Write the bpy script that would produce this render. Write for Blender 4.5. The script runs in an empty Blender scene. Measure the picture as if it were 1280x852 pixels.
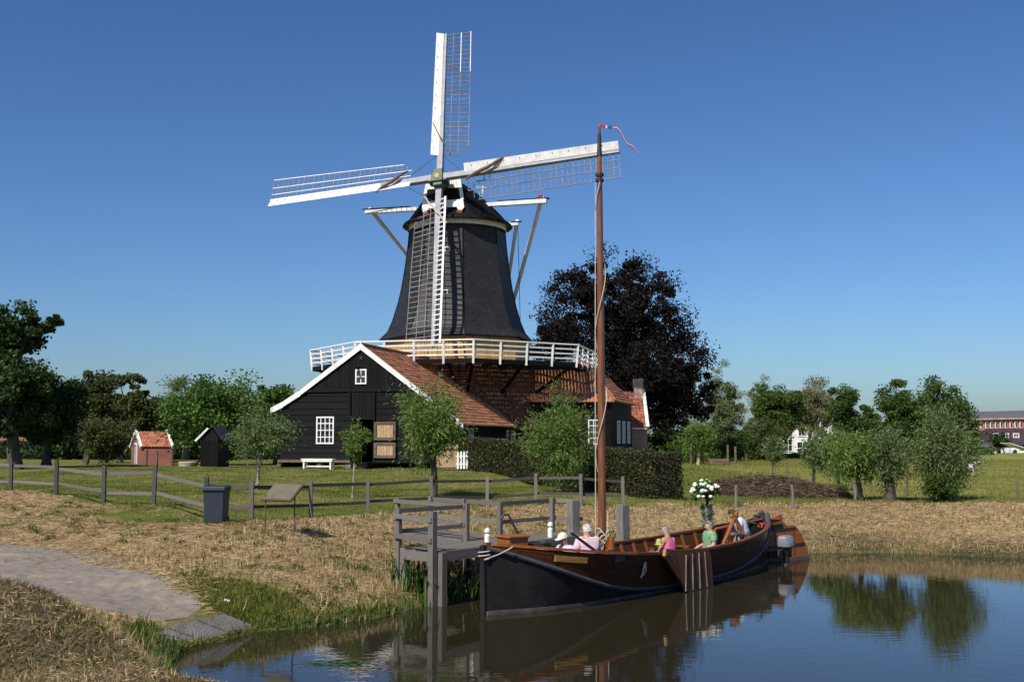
import bpy, bmesh, math, random
import numpy as np
from mathutils import Vector, Matrix
random.seed(7); RNG = np.random.default_rng(11)
R_ = math.radians; UZ = Vector((0, 0, 1))
scene = bpy.context.scene; COL = scene.collection

# ------------------------------------------------------------------ camera
FPX = 1400.0; EYE = 3.5; PITCH = math.atan((550-426)/FPX)
cam_d = bpy.data.cameras.new('camera'); cam = bpy.data.objects.new('camera', cam_d); COL.objects.link(cam)
cam_d.sensor_width = 36; cam_d.lens = FPX/1280*36; cam_d.clip_end = 6000; cam_d.clip_start = .1
cam.location = (0, 0, EYE); cam.rotation_euler = (math.pi/2+PITCH, 0, 0)
scene.camera = cam
# ------------------------------------------------------------------ sky and sun
SUN_AZ = R_(33)      # the sun stands behind the viewer, 33 degrees to the left
SUN_EL = R_(47)
world = bpy.data.worlds.new('World'); scene.world = world; world.use_nodes = True
wn = world.node_tree.nodes; wl = world.node_tree.links
sky = wn.new('ShaderNodeTexSky'); sky.sky_type = 'NISHITA'; sky.sun_disc = False
sky.sun_elevation = SUN_EL; sky.sun_rotation = math.pi+SUN_AZ
sky.air_density = 1.0; sky.dust_density = 1.0; sky.ozone_density = 8; sky.altitude = 10
bg = wn['Background']; bg.inputs[1].default_value = .060
gam = wn.new('ShaderNodeGamma'); gam.inputs[1].default_value = 1.3   # the camera's deep, saturated rendering of the blue sky
wl.new(sky.outputs[0], gam.inputs[0]); wl.new(gam.outputs[0], bg.inputs[0])
sl = bpy.data.lights.new('sun', 'SUN'); sl.energy = 5.0; sl.angle = R_(.55); sl.color = (1, .94, .84)
so = bpy.data.objects.new('sun', sl); COL.objects.link(so)
tosun = Vector((-math.sin(SUN_AZ)*math.cos(SUN_EL), -math.cos(SUN_AZ)*math.cos(SUN_EL), math.sin(SUN_EL)))
so.rotation_euler = tosun.to_track_quat('Z', 'Y').to_euler(); so.location = (-30, -40, 60)
vs = scene.view_settings; vs.view_transform = 'Standard'; vs.look = 'None'; vs.gamma = 1; vs.exposure = .15
scene.cycles.max_bounces = 5; scene.cycles.diffuse_bounces = 2; scene.cycles.glossy_bounces = 3
scene.cycles.transmission_bounces = 3; scene.cycles.transparent_max_bounces = 4
scene.cycles.sample_clamp_indirect = 4

# ------------------------------------------------------------------ places: a picture ray followed to a real distance or height
def ray(px, py):
    r = (px-640)/FPX; u = (426-py)/FPX; c, s = math.cos(PITCH), math.sin(PITCH)
    return Vector((r, c-u*s, s+u*c))
def at(px, py, Y):
    d = ray(px, py); return d*(Y/d.y)+Vector((0, 0, EYE))
def gz(px, py, z):
    d = ray(px, py); return d*((z-EYE)/d.z)+Vector((0, 0, EYE))
def xat(px, Y): return at(px, 550, Y).x
def zat(py, Y): return at(640, py, Y).z

# ------------------------------------------------------------------ materials
MATS = {}
def newmat(name):
    m = bpy.data.materials.new(name); m.use_nodes = True; MATS[name] = m
    return m, m.node_tree.nodes, m.node_tree.links, m.node_tree.nodes['Principled BSDF']
def mk(name, c1, c2=None, scale=3., rough=.7, bump=0., bscale=20., stretch=(1, 1, 1), objvar=.0, coords='world', metallic=0., spec=.4, detail=4, bdist=.02, rust=None):
    m, n, l, b = newmat(name)
    b.inputs['Roughness'].default_value = rough; b.inputs['Metallic'].default_value = metallic
    b.inputs['Specular IOR Level'].default_value = spec
    c2 = c2 or tuple(x*.7 for x in c1)
    if coords == 'world':
        g = n.new('ShaderNodeNewGeometry'); src = g.outputs['Position']
    else:
        g = n.new('ShaderNodeTexCoord'); src = g.outputs['Object']
    oi = n.new('ShaderNodeObjectInfo')
    mp = n.new('ShaderNodeMapping'); mp.inputs['Scale'].default_value = stretch
    l.new(src, mp.inputs['Vector'])
    add = n.new('ShaderNodeVectorMath'); add.operation = 'ADD'; l.new(mp.outputs[0], add.inputs[0])
    if coords != 'world':
        mu = n.new('ShaderNodeMath'); mu.operation = 'MULTIPLY'; mu.inputs[1].default_value = 57; l.new(oi.outputs['Random'], mu.inputs[0]); l.new(mu.outputs[0], add.inputs[1])
    t = n.new('ShaderNodeTexNoise'); t.inputs['Scale'].default_value = scale; t.inputs['Detail'].default_value = detail; t.inputs['Roughness'].default_value = .72 if detail > 6 else .5
    l.new(add.outputs[0], t.inputs['Vector'])
    rmp = n.new('ShaderNodeValToRGB'); rmp.color_ramp.elements[0].position = .33; rmp.color_ramp.elements[1].position = .67
    rmp.color_ramp.elements[0].color = (*c1, 1); rmp.color_ramp.elements[1].color = (*c2, 1)
    l.new(t.outputs['Fac'], rmp.inputs[0]); out = rmp.outputs[0]
    if rust:
        t3 = n.new('ShaderNodeTexNoise'); t3.inputs['Scale'].default_value = rust[1]; t3.inputs['Detail'].default_value = 5; l.new(add.outputs[0], t3.inputs['Vector'])
        r3 = n.new('ShaderNodeValToRGB'); r3.color_ramp.elements[0].position = rust[2]; r3.color_ramp.elements[1].position = rust[2]+.12; l.new(t3.outputs['Fac'], r3.inputs[0])
        mx = n.new('ShaderNodeMixRGB'); l.new(r3.outputs[0], mx.inputs[0]); l.new(out, mx.inputs[1]); mx.inputs[2].default_value = (*rust[0], 1); out = mx.outputs[0]
    if objvar:
        hsv = n.new('ShaderNodeHueSaturation'); mr = n.new('ShaderNodeMapRange'); mr.inputs[3].default_value = 1-objvar; mr.inputs[4].default_value = 1+objvar
        l.new(oi.outputs['Random'], mr.inputs[0]); l.new(mr.outputs[0], hsv.inputs['Value']); l.new(out, hsv.inputs['Color']); out = hsv.outputs[0]
    l.new(out, b.inputs['Base Color'])
    if bump:
        t2 = n.new('ShaderNodeTexNoise'); t2.inputs['Scale'].default_value = bscale; t2.inputs['Detail'].default_value = 3; l.new(add.outputs[0], t2.inputs['Vector'])
        bp = n.new('ShaderNodeBump'); bp.inputs['Strength'].default_value = bump; bp.inputs['Distance'].default_value = bdist
        l.new(t2.outputs['Fac'], bp.inputs['Height']); l.new(bp.outputs[0], b.inputs['Normal'])
    return m
def leafmat(name, dark, light, transl=.3, rough=.55, tint=None):
    m, n, l, b = newmat(name)
    a = n.new('ShaderNodeAttribute'); a.attribute_name = 'v'
    rmp = n.new('ShaderNodeValToRGB'); rmp.color_ramp.elements[0].color = (*dark, 1); rmp.color_ramp.elements[1].color = (*light, 1)
    if tint:
        e = rmp.color_ramp.elements.new(.93); e.color = (*light, 1); rmp.color_ramp.elements[-1].color = (*tint, 1)
    l.new(a.outputs['Fac'], rmp.inputs[0]); l.new(rmp.outputs[0], b.inputs['Base Color']); b.inputs['Roughness'].default_value = rough
    b.inputs['Specular IOR Level'].default_value = .18
    tr = n.new('ShaderNodeBsdfTranslucent'); l.new(rmp.outputs[0], tr.inputs[0]); mx = n.new('ShaderNodeMixShader'); mx.inputs[0].default_value = transl
    l.new(b.outputs[0], mx.inputs[1]); l.new(tr.outputs[0], mx.inputs[2]); l.new(mx.outputs[0], n['Material Output'].inputs[0])
    return m

mk('white', (.80, .79, .76), (.62, .61, .58), 2.5, .5, .15, 30, rust=((.38, .34, .28), 3.5, .66))
mk('white_clean', (.82, .81, .78), (.72, .71, .68), 3, .5, .1, 30)
mk('stock', (.22, .23, .255), (.33, .335, .35), 2, .6, .2, 30)
mk('lath', (.24, .225, .21), (.13, .12, .115), 3, .75, .1, 30, objvar=.2)
mk('lath_brown', (.25, .15, .09), (.16, .10, .07), 3, .75)
mk('tar', (.003, .003, .0033), (.0065, .0065, .007), 5, .7, .4, 25, (1, 1, 1), objvar=.45, coords='object', spec=.16)
mk('tar_plain', (.004, .004, .0042), (.007, .007, .0075), 3, .7, .3, 25, spec=.16)
mk('ochre', (.56, .32, .09), (.42, .23, .06), 3, .6, .15, 30, objvar=.14)
mk('grey_wood', (.215, .19, .168), (.10, .088, .077), 5, .85, .5, 40, (2, 9, 9), objvar=.22, coords='object')
mk('grey_wood_w', (.22, .20, .18), (.12, .108, .097), 6, .85, .5, 40, (3, 3, .5))
mk('dark_wood', (.05, .042, .035), (.025, .021, .018), 6, .8, .4, 30, (2, 8, 8), objvar=.3, coords='object')
mk('pale_wood', (.50, .36, .20), (.30, .20, .11), 4, .7, .3, 30, (9, 9, 1), objvar=.15, rust=((.13, .09, .06), 2.5, .62))
mk('brown_wood', (.15, .10, .065), (.085, .06, .04), 5, .75, .3, 30, objvar=.2)
mk('glass', (.012, .014, .017), (.02, .022, .026), 2, .06, spec=.8)
mk('iron', (.018, .018, .02), (.03, .028, .026), 8, .5, .2, 40)
mk('steel', (.42, .43, .45), (.34, .35, .37), 5, .35, metallic=.6)
mk('red_paint', (.30, .02, .02), (.22, .02, .02), 5, .5)
mk('hub_green', (.035, .075, .055), (.03, .06, .045), 5, .5)
mk('star_yellow', (.42, .27, .03), (.32, .2, .03), 5, .5)
mk('rope', (.55, .48, .38), (.42, .36, .28), 30, .9)
mk('cloth_brown', (.20, .12, .08), (.12, .07, .05), 6, .9, .4, 30)
mk('bark', (.10, .085, .065), (.045, .038, .03), 9, .95, 1., 14, (1, 1, .25))
mk('bark_grey', (.17, .155, .13), (.08, .07, .06), 9, .95, 1., 14, (1, 1, .3))
mk('bark_pale', (.36, .33, .28), (.16, .14, .12), 7, .9, .8, 14, (1, 1, .6))
mk('tile', (.47, .19, .095), (.30, .115, .06), 3.2, .85, .5, 22, detail=9, rust=((.17, .115, .075), 2.3, .57))
mk('tile_shaded', (.20, .085, .05), (.105, .05, .034), 3.2, .85, .5, 22, detail=9, rust=((.07, .052, .04), 2.3, .55))  # weathered tile, with the stage's shade put into its darker colour
mk('tile_new', (.36, .125, .065), (.24, .082, .045), 3.5, .75, .3, 22)
mk('tile_dark', (.03, .022, .025), (.045, .03, .03), 3, .6, .3, 20)
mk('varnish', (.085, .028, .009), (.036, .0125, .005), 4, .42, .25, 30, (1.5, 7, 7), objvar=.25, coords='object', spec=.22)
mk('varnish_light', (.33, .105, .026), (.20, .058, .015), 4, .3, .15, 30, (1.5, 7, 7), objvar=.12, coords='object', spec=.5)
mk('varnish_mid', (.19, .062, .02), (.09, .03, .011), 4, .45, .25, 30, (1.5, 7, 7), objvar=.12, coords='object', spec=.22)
mk('rail_brown', (.11, .09, .075), (.055, .046, .04), 6, .85, .4, 30, (2, 8, 8), objvar=.25, coords='object')
mk('post_dark', (.075, .08, .075), (.04, .043, .04), 6, .85, .4, 30, (2, 8, 8), objvar=.2, coords='object')
mk('mast_wood', (.22, .078, .027), (.12, .045, .018), 5, .35, .2, 20, (4, 4, .4), spec=.5)
mk('hull_black', (.011, .011, .0115), (.02, .0195, .0195), 2.5, .6, .35, 9, spec=.22, rust=((.045, .042, .038), 1.6, .62))
mk('strake', (.06, .063, .07), (.04, .042, .047), 5, .6, .3, 20)
mk('boot_top', (.11, .088, .072), (.05, .042, .036), 5, .8, .4, 20)
mk('name_board', (.42, .22, .06), (.34, .17, .045), 8, .5)
mk('bin', (.022, .030, .045), (.028, .037, .052), 4, .5, .1, 30)
mk('bin_lid', (.018, .025, .04), (.026, .034, .05), 4, .45)
mk('panel_face', (.16, .135, .09), (.13, .11, .075), 3, .35, spec=.5)
mk('panel_frame', (.10, .07, .05), (.08, .055, .04), 5, .6)
mk('rust_steel', (.12, .085, .06), (.08, .055, .04), 9, .7)
mk('concrete', (.42, .36, .29), (.27, .23, .19), 3, .92, .5, 25)
mk('skin', (.55, .31, .22), (.50, .27, .19), 12, .55)
mk('skin_tan', (.46, .24, .16), (.42, .21, .14), 12, .55)
mk('shirt_pink', (.75, .52, .55), (.68, .46, .50), 9, .9, .5, 14)
mk('shirt_lilac', (.66, .52, .60), (.58, .46, .54), 9, .9, .5, 14)
mk('top_magenta', (.68, .13, .30), (.60, .11, .26), 9, .9, .5, 14)
mk('shirt_green', (.20, .36, .20), (.16, .30, .17), 9, .9, .5, 14)
mk('shirt_blue', (.55, .64, .74), (.42, .53, .66), 14, .9, .5, 14)
mk('shirt_white', (.78, .78, .78), (.66, .66, .68), 9, .9, .4, 14)
mk('trousers_beige', (.45, .38, .28), (.38, .32, .24), 9, .9, .4, 14)
mk('trousers_dark', (.03, .035, .05), (.04, .045, .06), 9, .9)
mk('hair_white', (.70, .68, .64), (.5, .49, .47), 40, .8, .6, 60)
mk('hair_grey', (.34, .32, .30), (.2, .19, .18), 40, .8, .6, 60)
mk('hair_brown', (.10, .055, .03), (.06, .035, .02), 40, .8, .6, 60)
mk('cap_cream', (.74, .64, .52), (.66, .57, .46), 9, .9)
mk('lime', (.40, .42, .10), (.33, .36, .08), 9, .7)
mk('shoe', (.05, .045, .04), (.07, .06, .05), 9, .6)
mk('petal', (.80, .78, .66), (.74, .72, .60), 30, .7)
mk('twig', (.13, .085, .055), (.075, .05, .035), 5, .95, .5, 20)
mk('brick_far', (.33, .10, .07), (.26, .085, .06), 2, .85)
mk('render_white', (.74, .74, .72), (.64, .64, .63), .8, .8)
mk('roof_grey', (.10, .105, .12), (.085, .09, .10), .7, .7)
mk('roof_plum', (.055, .028, .035), (.04, .022, .028), .9, .7)
mk('car_white', (.75, .75, .75), (.70, .70, .70), 3, .3)
mk('fur_white', (.70, .67, .62), (.55, .5, .44), 6, .9)
mk('flag_red', (.55, .04, .04), (.5, .04, .04), 5, .8)
mk('flag_blue', (.05, .10, .35), (.05, .09, .3), 5, .8)
mk('buoy_red', (.6, .07, .03), (.5, .06, .03), 5, .5)
for nm in ('tile', 'tile_new', 'tile_shaded'):     # every tile has its own firing tone
    nt = MATS[nm].node_tree; bs = nt.nodes['Principled BSDF']; src = bs.inputs['Base Color'].links[0].from_socket
    at_ = nt.nodes.new('ShaderNodeAttribute'); at_.attribute_name = 'v'; mr = nt.nodes.new('ShaderNodeMapRange'); mr.inputs[3].default_value = .62; mr.inputs[4].default_value = 1.3
    hs = nt.nodes.new('ShaderNodeHueSaturation'); nt.links.new(at_.outputs['Fac'], mr.inputs[0]); nt.links.new(mr.outputs[0], hs.inputs['Value']); nt.links.new(src, hs.inputs['Color']); nt.links.new(hs.outputs[0], bs.inputs['Base Color'])
def brickmat(name, c1, c2, mortar, scale, axis='xz', bw=.5, rh=.25, bump=.4, rough=.85, msize=.02):
    m, n, l, b = newmat(name); g = n.new('ShaderNodeNewGeometry'); sp = n.new('ShaderNodeSeparateXYZ'); cb = n.new('ShaderNodeCombineXYZ')
    l.new(g.outputs['Position'], sp.inputs[0])
    ad = n.new('ShaderNodeMath'); ad.operation = 'ADD'; l.new(sp.outputs[0], ad.inputs[0]); l.new(sp.outputs[1], ad.inputs[1]); l.new(ad.outputs[0], cb.inputs[0]); l.new(sp.outputs[2], cb.inputs[1])
    t = n.new('ShaderNodeTexBrick'); t.inputs['Scale'].default_value = scale; t.inputs['Color1'].default_value = (*c1, 1); t.inputs['Color2'].default_value = (*c2, 1); t.inputs['Mortar'].default_value = (*mortar, 1)
    t.inputs['Brick Width'].default_value = bw; t.inputs['Row Height'].default_value = rh; t.inputs['Mortar Size'].default_value = msize
    l.new(cb.outputs[0], t.inputs['Vector']); nz = n.new('ShaderNodeTexNoise'); nz.inputs['Scale'].default_value = .9; nz.inputs['Detail'].default_value = 6
    mx = n.new('ShaderNodeMixRGB'); mx.blend_type = 'MULTIPLY'; mx.inputs[0].default_value = .7; l.new(t.outputs['Color'], mx.inputs[1])
    rp = n.new('ShaderNodeValToRGB'); rp.color_ramp.elements[0].position = .3; rp.color_ramp.elements[0].color = (.55, .55, .55, 1); rp.color_ramp.elements[1].position = .7; rp.color_ramp.elements[1].color = (1.2, 1.2, 1.2, 1)
    l.new(g.outputs['Position'], nz.inputs['Vector']); l.new(nz.outputs['Fac'], rp.inputs[0]); l.new(rp.outputs[0], mx.inputs[2])
    l.new(mx.outputs[0], b.inputs['Base Color']); b.inputs['Roughness'].default_value = rough
    bp = n.new('ShaderNodeBump'); bp.inputs['Strength'].default_value = bump; bp.inputs['Distance'].default_value = .02; bp.invert = True
    l.new(t.outputs['Fac'], bp.inputs['Height']); l.new(bp.outputs[0], b.inputs['Normal'])
    return m
brickmat('brick', (.27, .075, .05), (.20, .06, .042), (.20, .13, .10), 4.2)
brickmat('brick_pale', (.42, .27, .20), (.34, .21, .155), (.45, .41, .36), 4.2)
shg = brickmat('shingle', (.022, .022, .0245), (.010, .010, .0115), (.003, .003, .0033), 3.0, bw=.7, rh=.5, bump=1., rough=.62, msize=.03)
# pale lime runs on the tarred shingles
n = shg.node_tree.nodes; l = shg.node_tree.links; b = n['Principled BSDF']; src = b.inputs['Base Color'].links[0].from_socket
g = n.new('ShaderNodeNewGeometry'); mp = n.new('ShaderNodeMapping'); mp.inputs['Scale'].default_value = (2.2, 2.2, .35); l.new(g.outputs['Position'], mp.inputs[0])
t = n.new('ShaderNodeTexNoise'); t.inputs['Scale'].default_value = 1.5; t.inputs['Detail'].default_value = 8; t.inputs['Roughness'].default_value = .75; l.new(mp.outputs[0], t.inputs[0])
rp = n.new('ShaderNodeValToRGB'); rp.color_ramp.elements[0].position = .61; rp.color_ramp.elements[1].position = .78; rp.color_ramp.elements[1].color = (.55, .55, .55, 1); l.new(t.outputs[0], rp.inputs[0])
mx = n.new('ShaderNodeMixRGB'); l.new(rp.outputs[0], mx.inputs[0]); l.new(src, mx.inputs[1]); mx.inputs[2].default_value = (.16, .16, .155, 1); l.new(mx.outputs[0], b.inputs['Base Color'])

leafmat('leaf_beech', (.004, .0036, .0034), (.018, .012, .0095), .12, .7)
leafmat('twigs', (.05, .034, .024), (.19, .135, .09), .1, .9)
leafmat('leaf_chestnut', (.016, .034, .009), (.062, .11, .028), .25)
leafmat('leaf_oak', (.030, .058, .010), (.10, .158, .032), .3)
leafmat('leaf_olive', (.040, .056, .014), (.12, .142, .042), .3)
leafmat('leaf_linden', (.04, .085, .014), (.115, .205, .038), .35)
leafmat('leaf_willow', (.07, .122, .020), (.20, .285, .068), .35, tint=(.20, .16, .05))
leafmat('leaf_willow_grey', (.068, .108, .032), (.20, .262, .098), .3)
leafmat('leaf_birch', (.075, .105, .04), (.19, .24, .095), .3)
leafmat('leaf_brownish', (.12, .125, .045), (.25, .24, .105), .3)
leafmat('leaf_hedge', (.012, .017, .007), (.075, .075, .028), .15, .4, tint=(.10, .055, .03))
leafmat('leaf_rose', (.03, .08, .015), (.09, .20, .04), .3)
leafmat('reed', (.025, .06, .015), (.10, .17, .045), .3, tint=(.30, .26, .12))
leafmat('hay_straw', (.17, .11, .05), (.70, .53, .29), .25, .8)
leafmat('grass_green', (.058, .088, .011), (.165, .185, .032), .35, .7, tint=(.26, .21, .09))
leafmat('meadow_grass', (.115, .138, .022), (.26, .25, .06), .35, .7, tint=(.32, .26, .12))

# ------------------------------------------------------------------ object helpers
def origin(o):
    v = Vector((0, 0, 0))
    while o is not None: v += Vector(o.location); o = o.parent
    return v
def tag(o, label=None, cat=None, group=None, kind=None):
    if label: o['label'] = label
    if cat: o['category'] = cat
    if group: o['group'] = group
    if kind: o['kind'] = kind
    return o
def thing(name, loc, label, cat, group=None):
    o = bpy.data.objects.new(name, None); COL.objects.link(o); o.location = loc; o.empty_display_size = .2
    return tag(o, label, cat, group)
def link(name, me, parent=None, loc=None):
    o = bpy.data.objects.new(name, me); COL.objects.link(o)
    if parent is not None: o.parent = parent
    if loc is not None: o.location = loc
    return o
class MB:
    def __init__(s): s.v = []; s.f = []
    def add(s, vs_, fs):
        k = len(s.v); s.v += [Vector(v) for v in vs_]; s.f += [tuple(i+k for i in f) for f in fs]; return s
    def box(s, c, size, rz=0, tilt=None):
        c = Vector(c); sx, sy, sz = (x/2 for x in size); m = Matrix.Rotation(rz, 3, 'Z')
        if tilt is not None: m = m @ tilt
        s.add([c+m@Vector((a*sx, b_*sy, d*sz)) for d in (-1, 1) for b_ in (-1, 1) for a in (-1, 1)],
              [(0, 2, 3, 1), (4, 5, 7, 6), (0, 1, 5, 4), (2, 6, 7, 3), (0, 4, 6, 2), (1, 3, 7, 5)]); return s
    def beam(s, p0, p1, w, h=None, up=(0, 0, 1), w1=None, h1=None):
        p0, p1 = Vector(p0), Vector(p1); h = h or w; w1 = w1 or w; h1 = h1 or h
        d = (p1-p0).normalized(); up = Vector(up)
        if abs(d.dot(up.normalized())) > .98: up = Vector((0, 1, 0)) if abs(d.y) < .9 else Vector((1, 0, 0))
        sd = d.cross(up).normalized(); u = sd.cross(d)
        V = []
        for p, ww, hh in ((p0, w, h), (p1, w1, h1)):
            V += [p+sd*a*ww/2+u*b_*hh/2 for b_ in (-1, 1) for a in (-1, 1)]
        s.add(V, [(0, 1, 3, 2), (4, 6, 7, 5), (0, 4, 5, 1), (2, 3, 7, 6), (0, 2, 6, 4), (1, 5, 7, 3)]); return s
    def tube(s, pts, rad, n=8, caps=True):
        pts = [Vector(p) for p in pts]; rad = rad if hasattr(rad, '__len__') else [rad]*len(pts)
        k = len(s.v); ref = None
        for i, p in enumerate(pts):
            d = (pts[min(i+1, len(pts)-1)]-pts[max(i-1, 0)]).normalized()
            if ref is None or abs(ref.dot(d)) > .97: ref = Vector((0, 0, 1)) if abs(d.z) < .9 else Vector((1, 0, 0))
            a = d.cross(ref).normalized(); b_ = d.cross(a); ref = a.cross(d) if False else ref
            for j in range(n):
                t = 2*math.pi*j/n; s.v.append(p+(a*math.cos(t)+b_*math.sin(t))*rad[i])
        for i in range(len(pts)-1):
            for j in range(n):
                s.f.append((k+i*n+j, k+i*n+(j+1) % n, k+(i+1)*n+(j+1) % n, k+(i+1)*n+j))
        if caps:
            s.f.append(tuple(k+j for j in range(n))[::-1]); e = k+(len(pts)-1)*n; s.f.append(tuple(e+j for j in range(n)))
        return s
    def lathe(s, c, prof, n=16, ang0=0):
        c = Vector(c); k = len(s.v); m = len(prof)
        for j in range(n):
            t = ang0+2*math.pi*j/n
            for r, z in prof: s.v.append(c+Vector((r*math.cos(t), r*math.sin(t), z)))
        for j in range(n):
            for i in range(m-1):
                s.f.append((k+j*m+i, k+((j+1) % n)*m+i, k+((j+1) % n)*m+i+1, k+j*m+i+1))
        return s
    def loft(s, rings, closed=True, caps=True):
        k = len(s.v); n = len(rings[0])
        for r in rings: s.v += [Vector(p) for p in r]
        for i in range(len(rings)-1):
            for j in range(n if closed else n-1):
                j2 = (j+1) % n; s.f.append((k+i*n+j, k+i*n+j2, k+(i+1)*n+j2, k+(i+1)*n+j))
        if caps and closed: s.f.append(tuple(k+j for j in range(n))[::-1]); s.f.append(tuple(k+(len(rings)-1)*n+j for j in range(n)))
        return s
    def prism(s, poly, d):
        d = Vector(d); poly = [Vector(p) for p in poly]; n = len(poly); k = len(s.v); s.v += poly+[p+d for p in poly]
        s.f.append(tuple(range(k, k+n))[::-1]); s.f.append(tuple(range(k+n, k+2*n)))
        for j in range(n): s.f.append((k+j, k+(j+1) % n, k+n+(j+1) % n, k+n+j))
        return s
    def build(s, name, mat, parent=None, smooth=False, bevel=0, local=False):
        o0 = Vector((0, 0, 0)) if (parent is None or local) else origin(parent)
        me = bpy.data.meshes.new(name); me.from_pydata([v-o0 for v in s.v], [], s.f)
        bm = bmesh.new(); bm.from_mesh(me); bmesh.ops.recalc_face_normals(bm, faces=bm.faces)
        if bevel: bmesh.ops.bevel(bm, geom=bm.edges[:], offset=bevel, segments=1, affect='EDGES', clamp_overlap=True)
        bm.to_mesh(me); bm.free()
        me.materials.append(MATS[mat] if isinstance(mat, str) else mat)
        if smooth: me.polygons.foreach_set('use_smooth', [True]*len(me.polygons)); me.set_sharp_from_angle(angle=R_(38))
        return link(name, me, parent)
UNIT = {}
def unitbox(mat):
    if mat not in UNIT:
        m = MB().box((0, 0, 0), (1, 1, 1)); me = bpy.data.meshes.new('board_'+mat); me.from_pydata(m.v, [], m.f); me.materials.append(MATS[mat]); UNIT[mat] = me
    return UNIT[mat]
def place(o, M, parent):
    if parent is not None: M = Matrix.Translation(-origin(parent)) @ M
    o.matrix_local = M; return o
def bar(name, p0, p1, w, h, mat, parent=None, up=(0, 0, 1)):
    """one straight piece of timber: its own object on shared mesh data"""
    p0, p1 = Vector(p0), Vector(p1); d = (p1-p0); L = d.length; d = d/L; up = Vector(up)
    if abs(d.dot(up.normalized())) > .98: up = Vector((0, 1, 0)) if abs(d.y) < .9 else Vector((1, 0, 0))
    sd = d.cross(up).normalized(); u = sd.cross(d)
    M = Matrix(((d.x*L, sd.x*w, u.x*h, 0), (d.y*L, sd.y*w, u.y*h, 0), (d.z*L, sd.z*w, u.z*h, 0), (0, 0, 0, 1)))
    M = Matrix.Translation((p0+p1)/2) @ M
    o = link(name, unitbox(mat), parent); return place(o, M, parent)
def meshnp(name, V, Fq, mat, v=None, parent=None, k=4, smooth=False):
    o0 = np.zeros(3) if parent is None else np.array(origin(parent))
    V = (np.asarray(V)-o0).astype(np.float32); Fq = np.asarray(Fq, dtype=np.int32); nf = len(Fq)
    me = bpy.data.meshes.new(name); me.vertices.add(len(V)); me.vertices.foreach_set('co', V.ravel())
    me.loops.add(nf*k); me.loops.foreach_set('vertex_index', Fq.ravel()); me.polygons.add(nf)
    me.polygons.foreach_set('loop_start', np.arange(0, nf*k, k, dtype=np.int32))
    if v is not None:
        a = me.attributes.new('v', 'FLOAT', 'POINT'); a.data.foreach_set('value', np.asarray(v, dtype=np.float32))
    if smooth: me.polygons.foreach_set('use_smooth', [True]*nf)
    me.update(calc_edges=True); me.materials.append(MATS[mat])
    return link(name, me, parent)
def unitv(a): return a/np.maximum(np.linalg.norm(a, axis=1, keepdims=True), 1e-6)
def leafmesh(name, C, D, L, W, v, mat, parent=None):
    """one lozenge leaf for each centre C lying along D"""
    N = len(C); D = unitv(D); S = unitv(np.cross(D, RNG.normal(size=(N, 3)))); L = np.broadcast_to(L, N)[:, None]; W = np.broadcast_to(W, N)[:, None]
    V = np.stack([C-D*L/2, C+S*W/2, C+D*L/2, C-S*W/2], 1).reshape(-1, 3); Fq = np.arange(4*N).reshape(N, 4)
    return meshnp(name, V, Fq, mat, np.repeat(np.clip(v, 0, 1), 4), parent)

# ================================================================== terrain
SHORE = [(-5.24, 17.64), (-5.46, 18.95), (-4.65, 21.06), (-3.75, 21.41), (-2.56, 22.76), (-1.65, 24.76), (-1.6, 27.0), (.4, 29.9), (3.0, 32.6), (5.6, 34.6), (7.92, 35.2), (11.55, 35.58),
         (13.66, 34.6), (15.3, 33.9), (20, 31.8), (30, 30), (60, 28), (160, 20), (160, -30), (60, -8), (15, 3.5), (4, 6.2), (0, 8.6), (-2.2, 11), (-3.7, 14)]
_sh = np.array(SHORE); _sh2 = np.roll(_sh, -1, 0)
def shore_dist(x, y):
    x = np.asarray(x, float).ravel(); y = np.asarray(y, float).ravel(); P = np.stack([x, y], 1); best = np.full(len(x), 1e9); ins = np.zeros(len(x), bool)
    for a, b in zip(_sh, _sh2):
        ab = b-a; t = np.clip(((P-a)@ab)/(ab@ab), 0, 1); q = a+t[:, None]*ab; best = np.minimum(best, np.hypot(*(P-q).T))
        c = (a[1] > y) != (b[1] > y)
        with np.errstate(divide='ignore', invalid='ignore'):
            xi = (b[0]-a[0])*(y-a[1])/(b[1]-a[1])+a[0]
        ins ^= c & (x < xi)
    return np.where(ins, -best, best)
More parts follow.
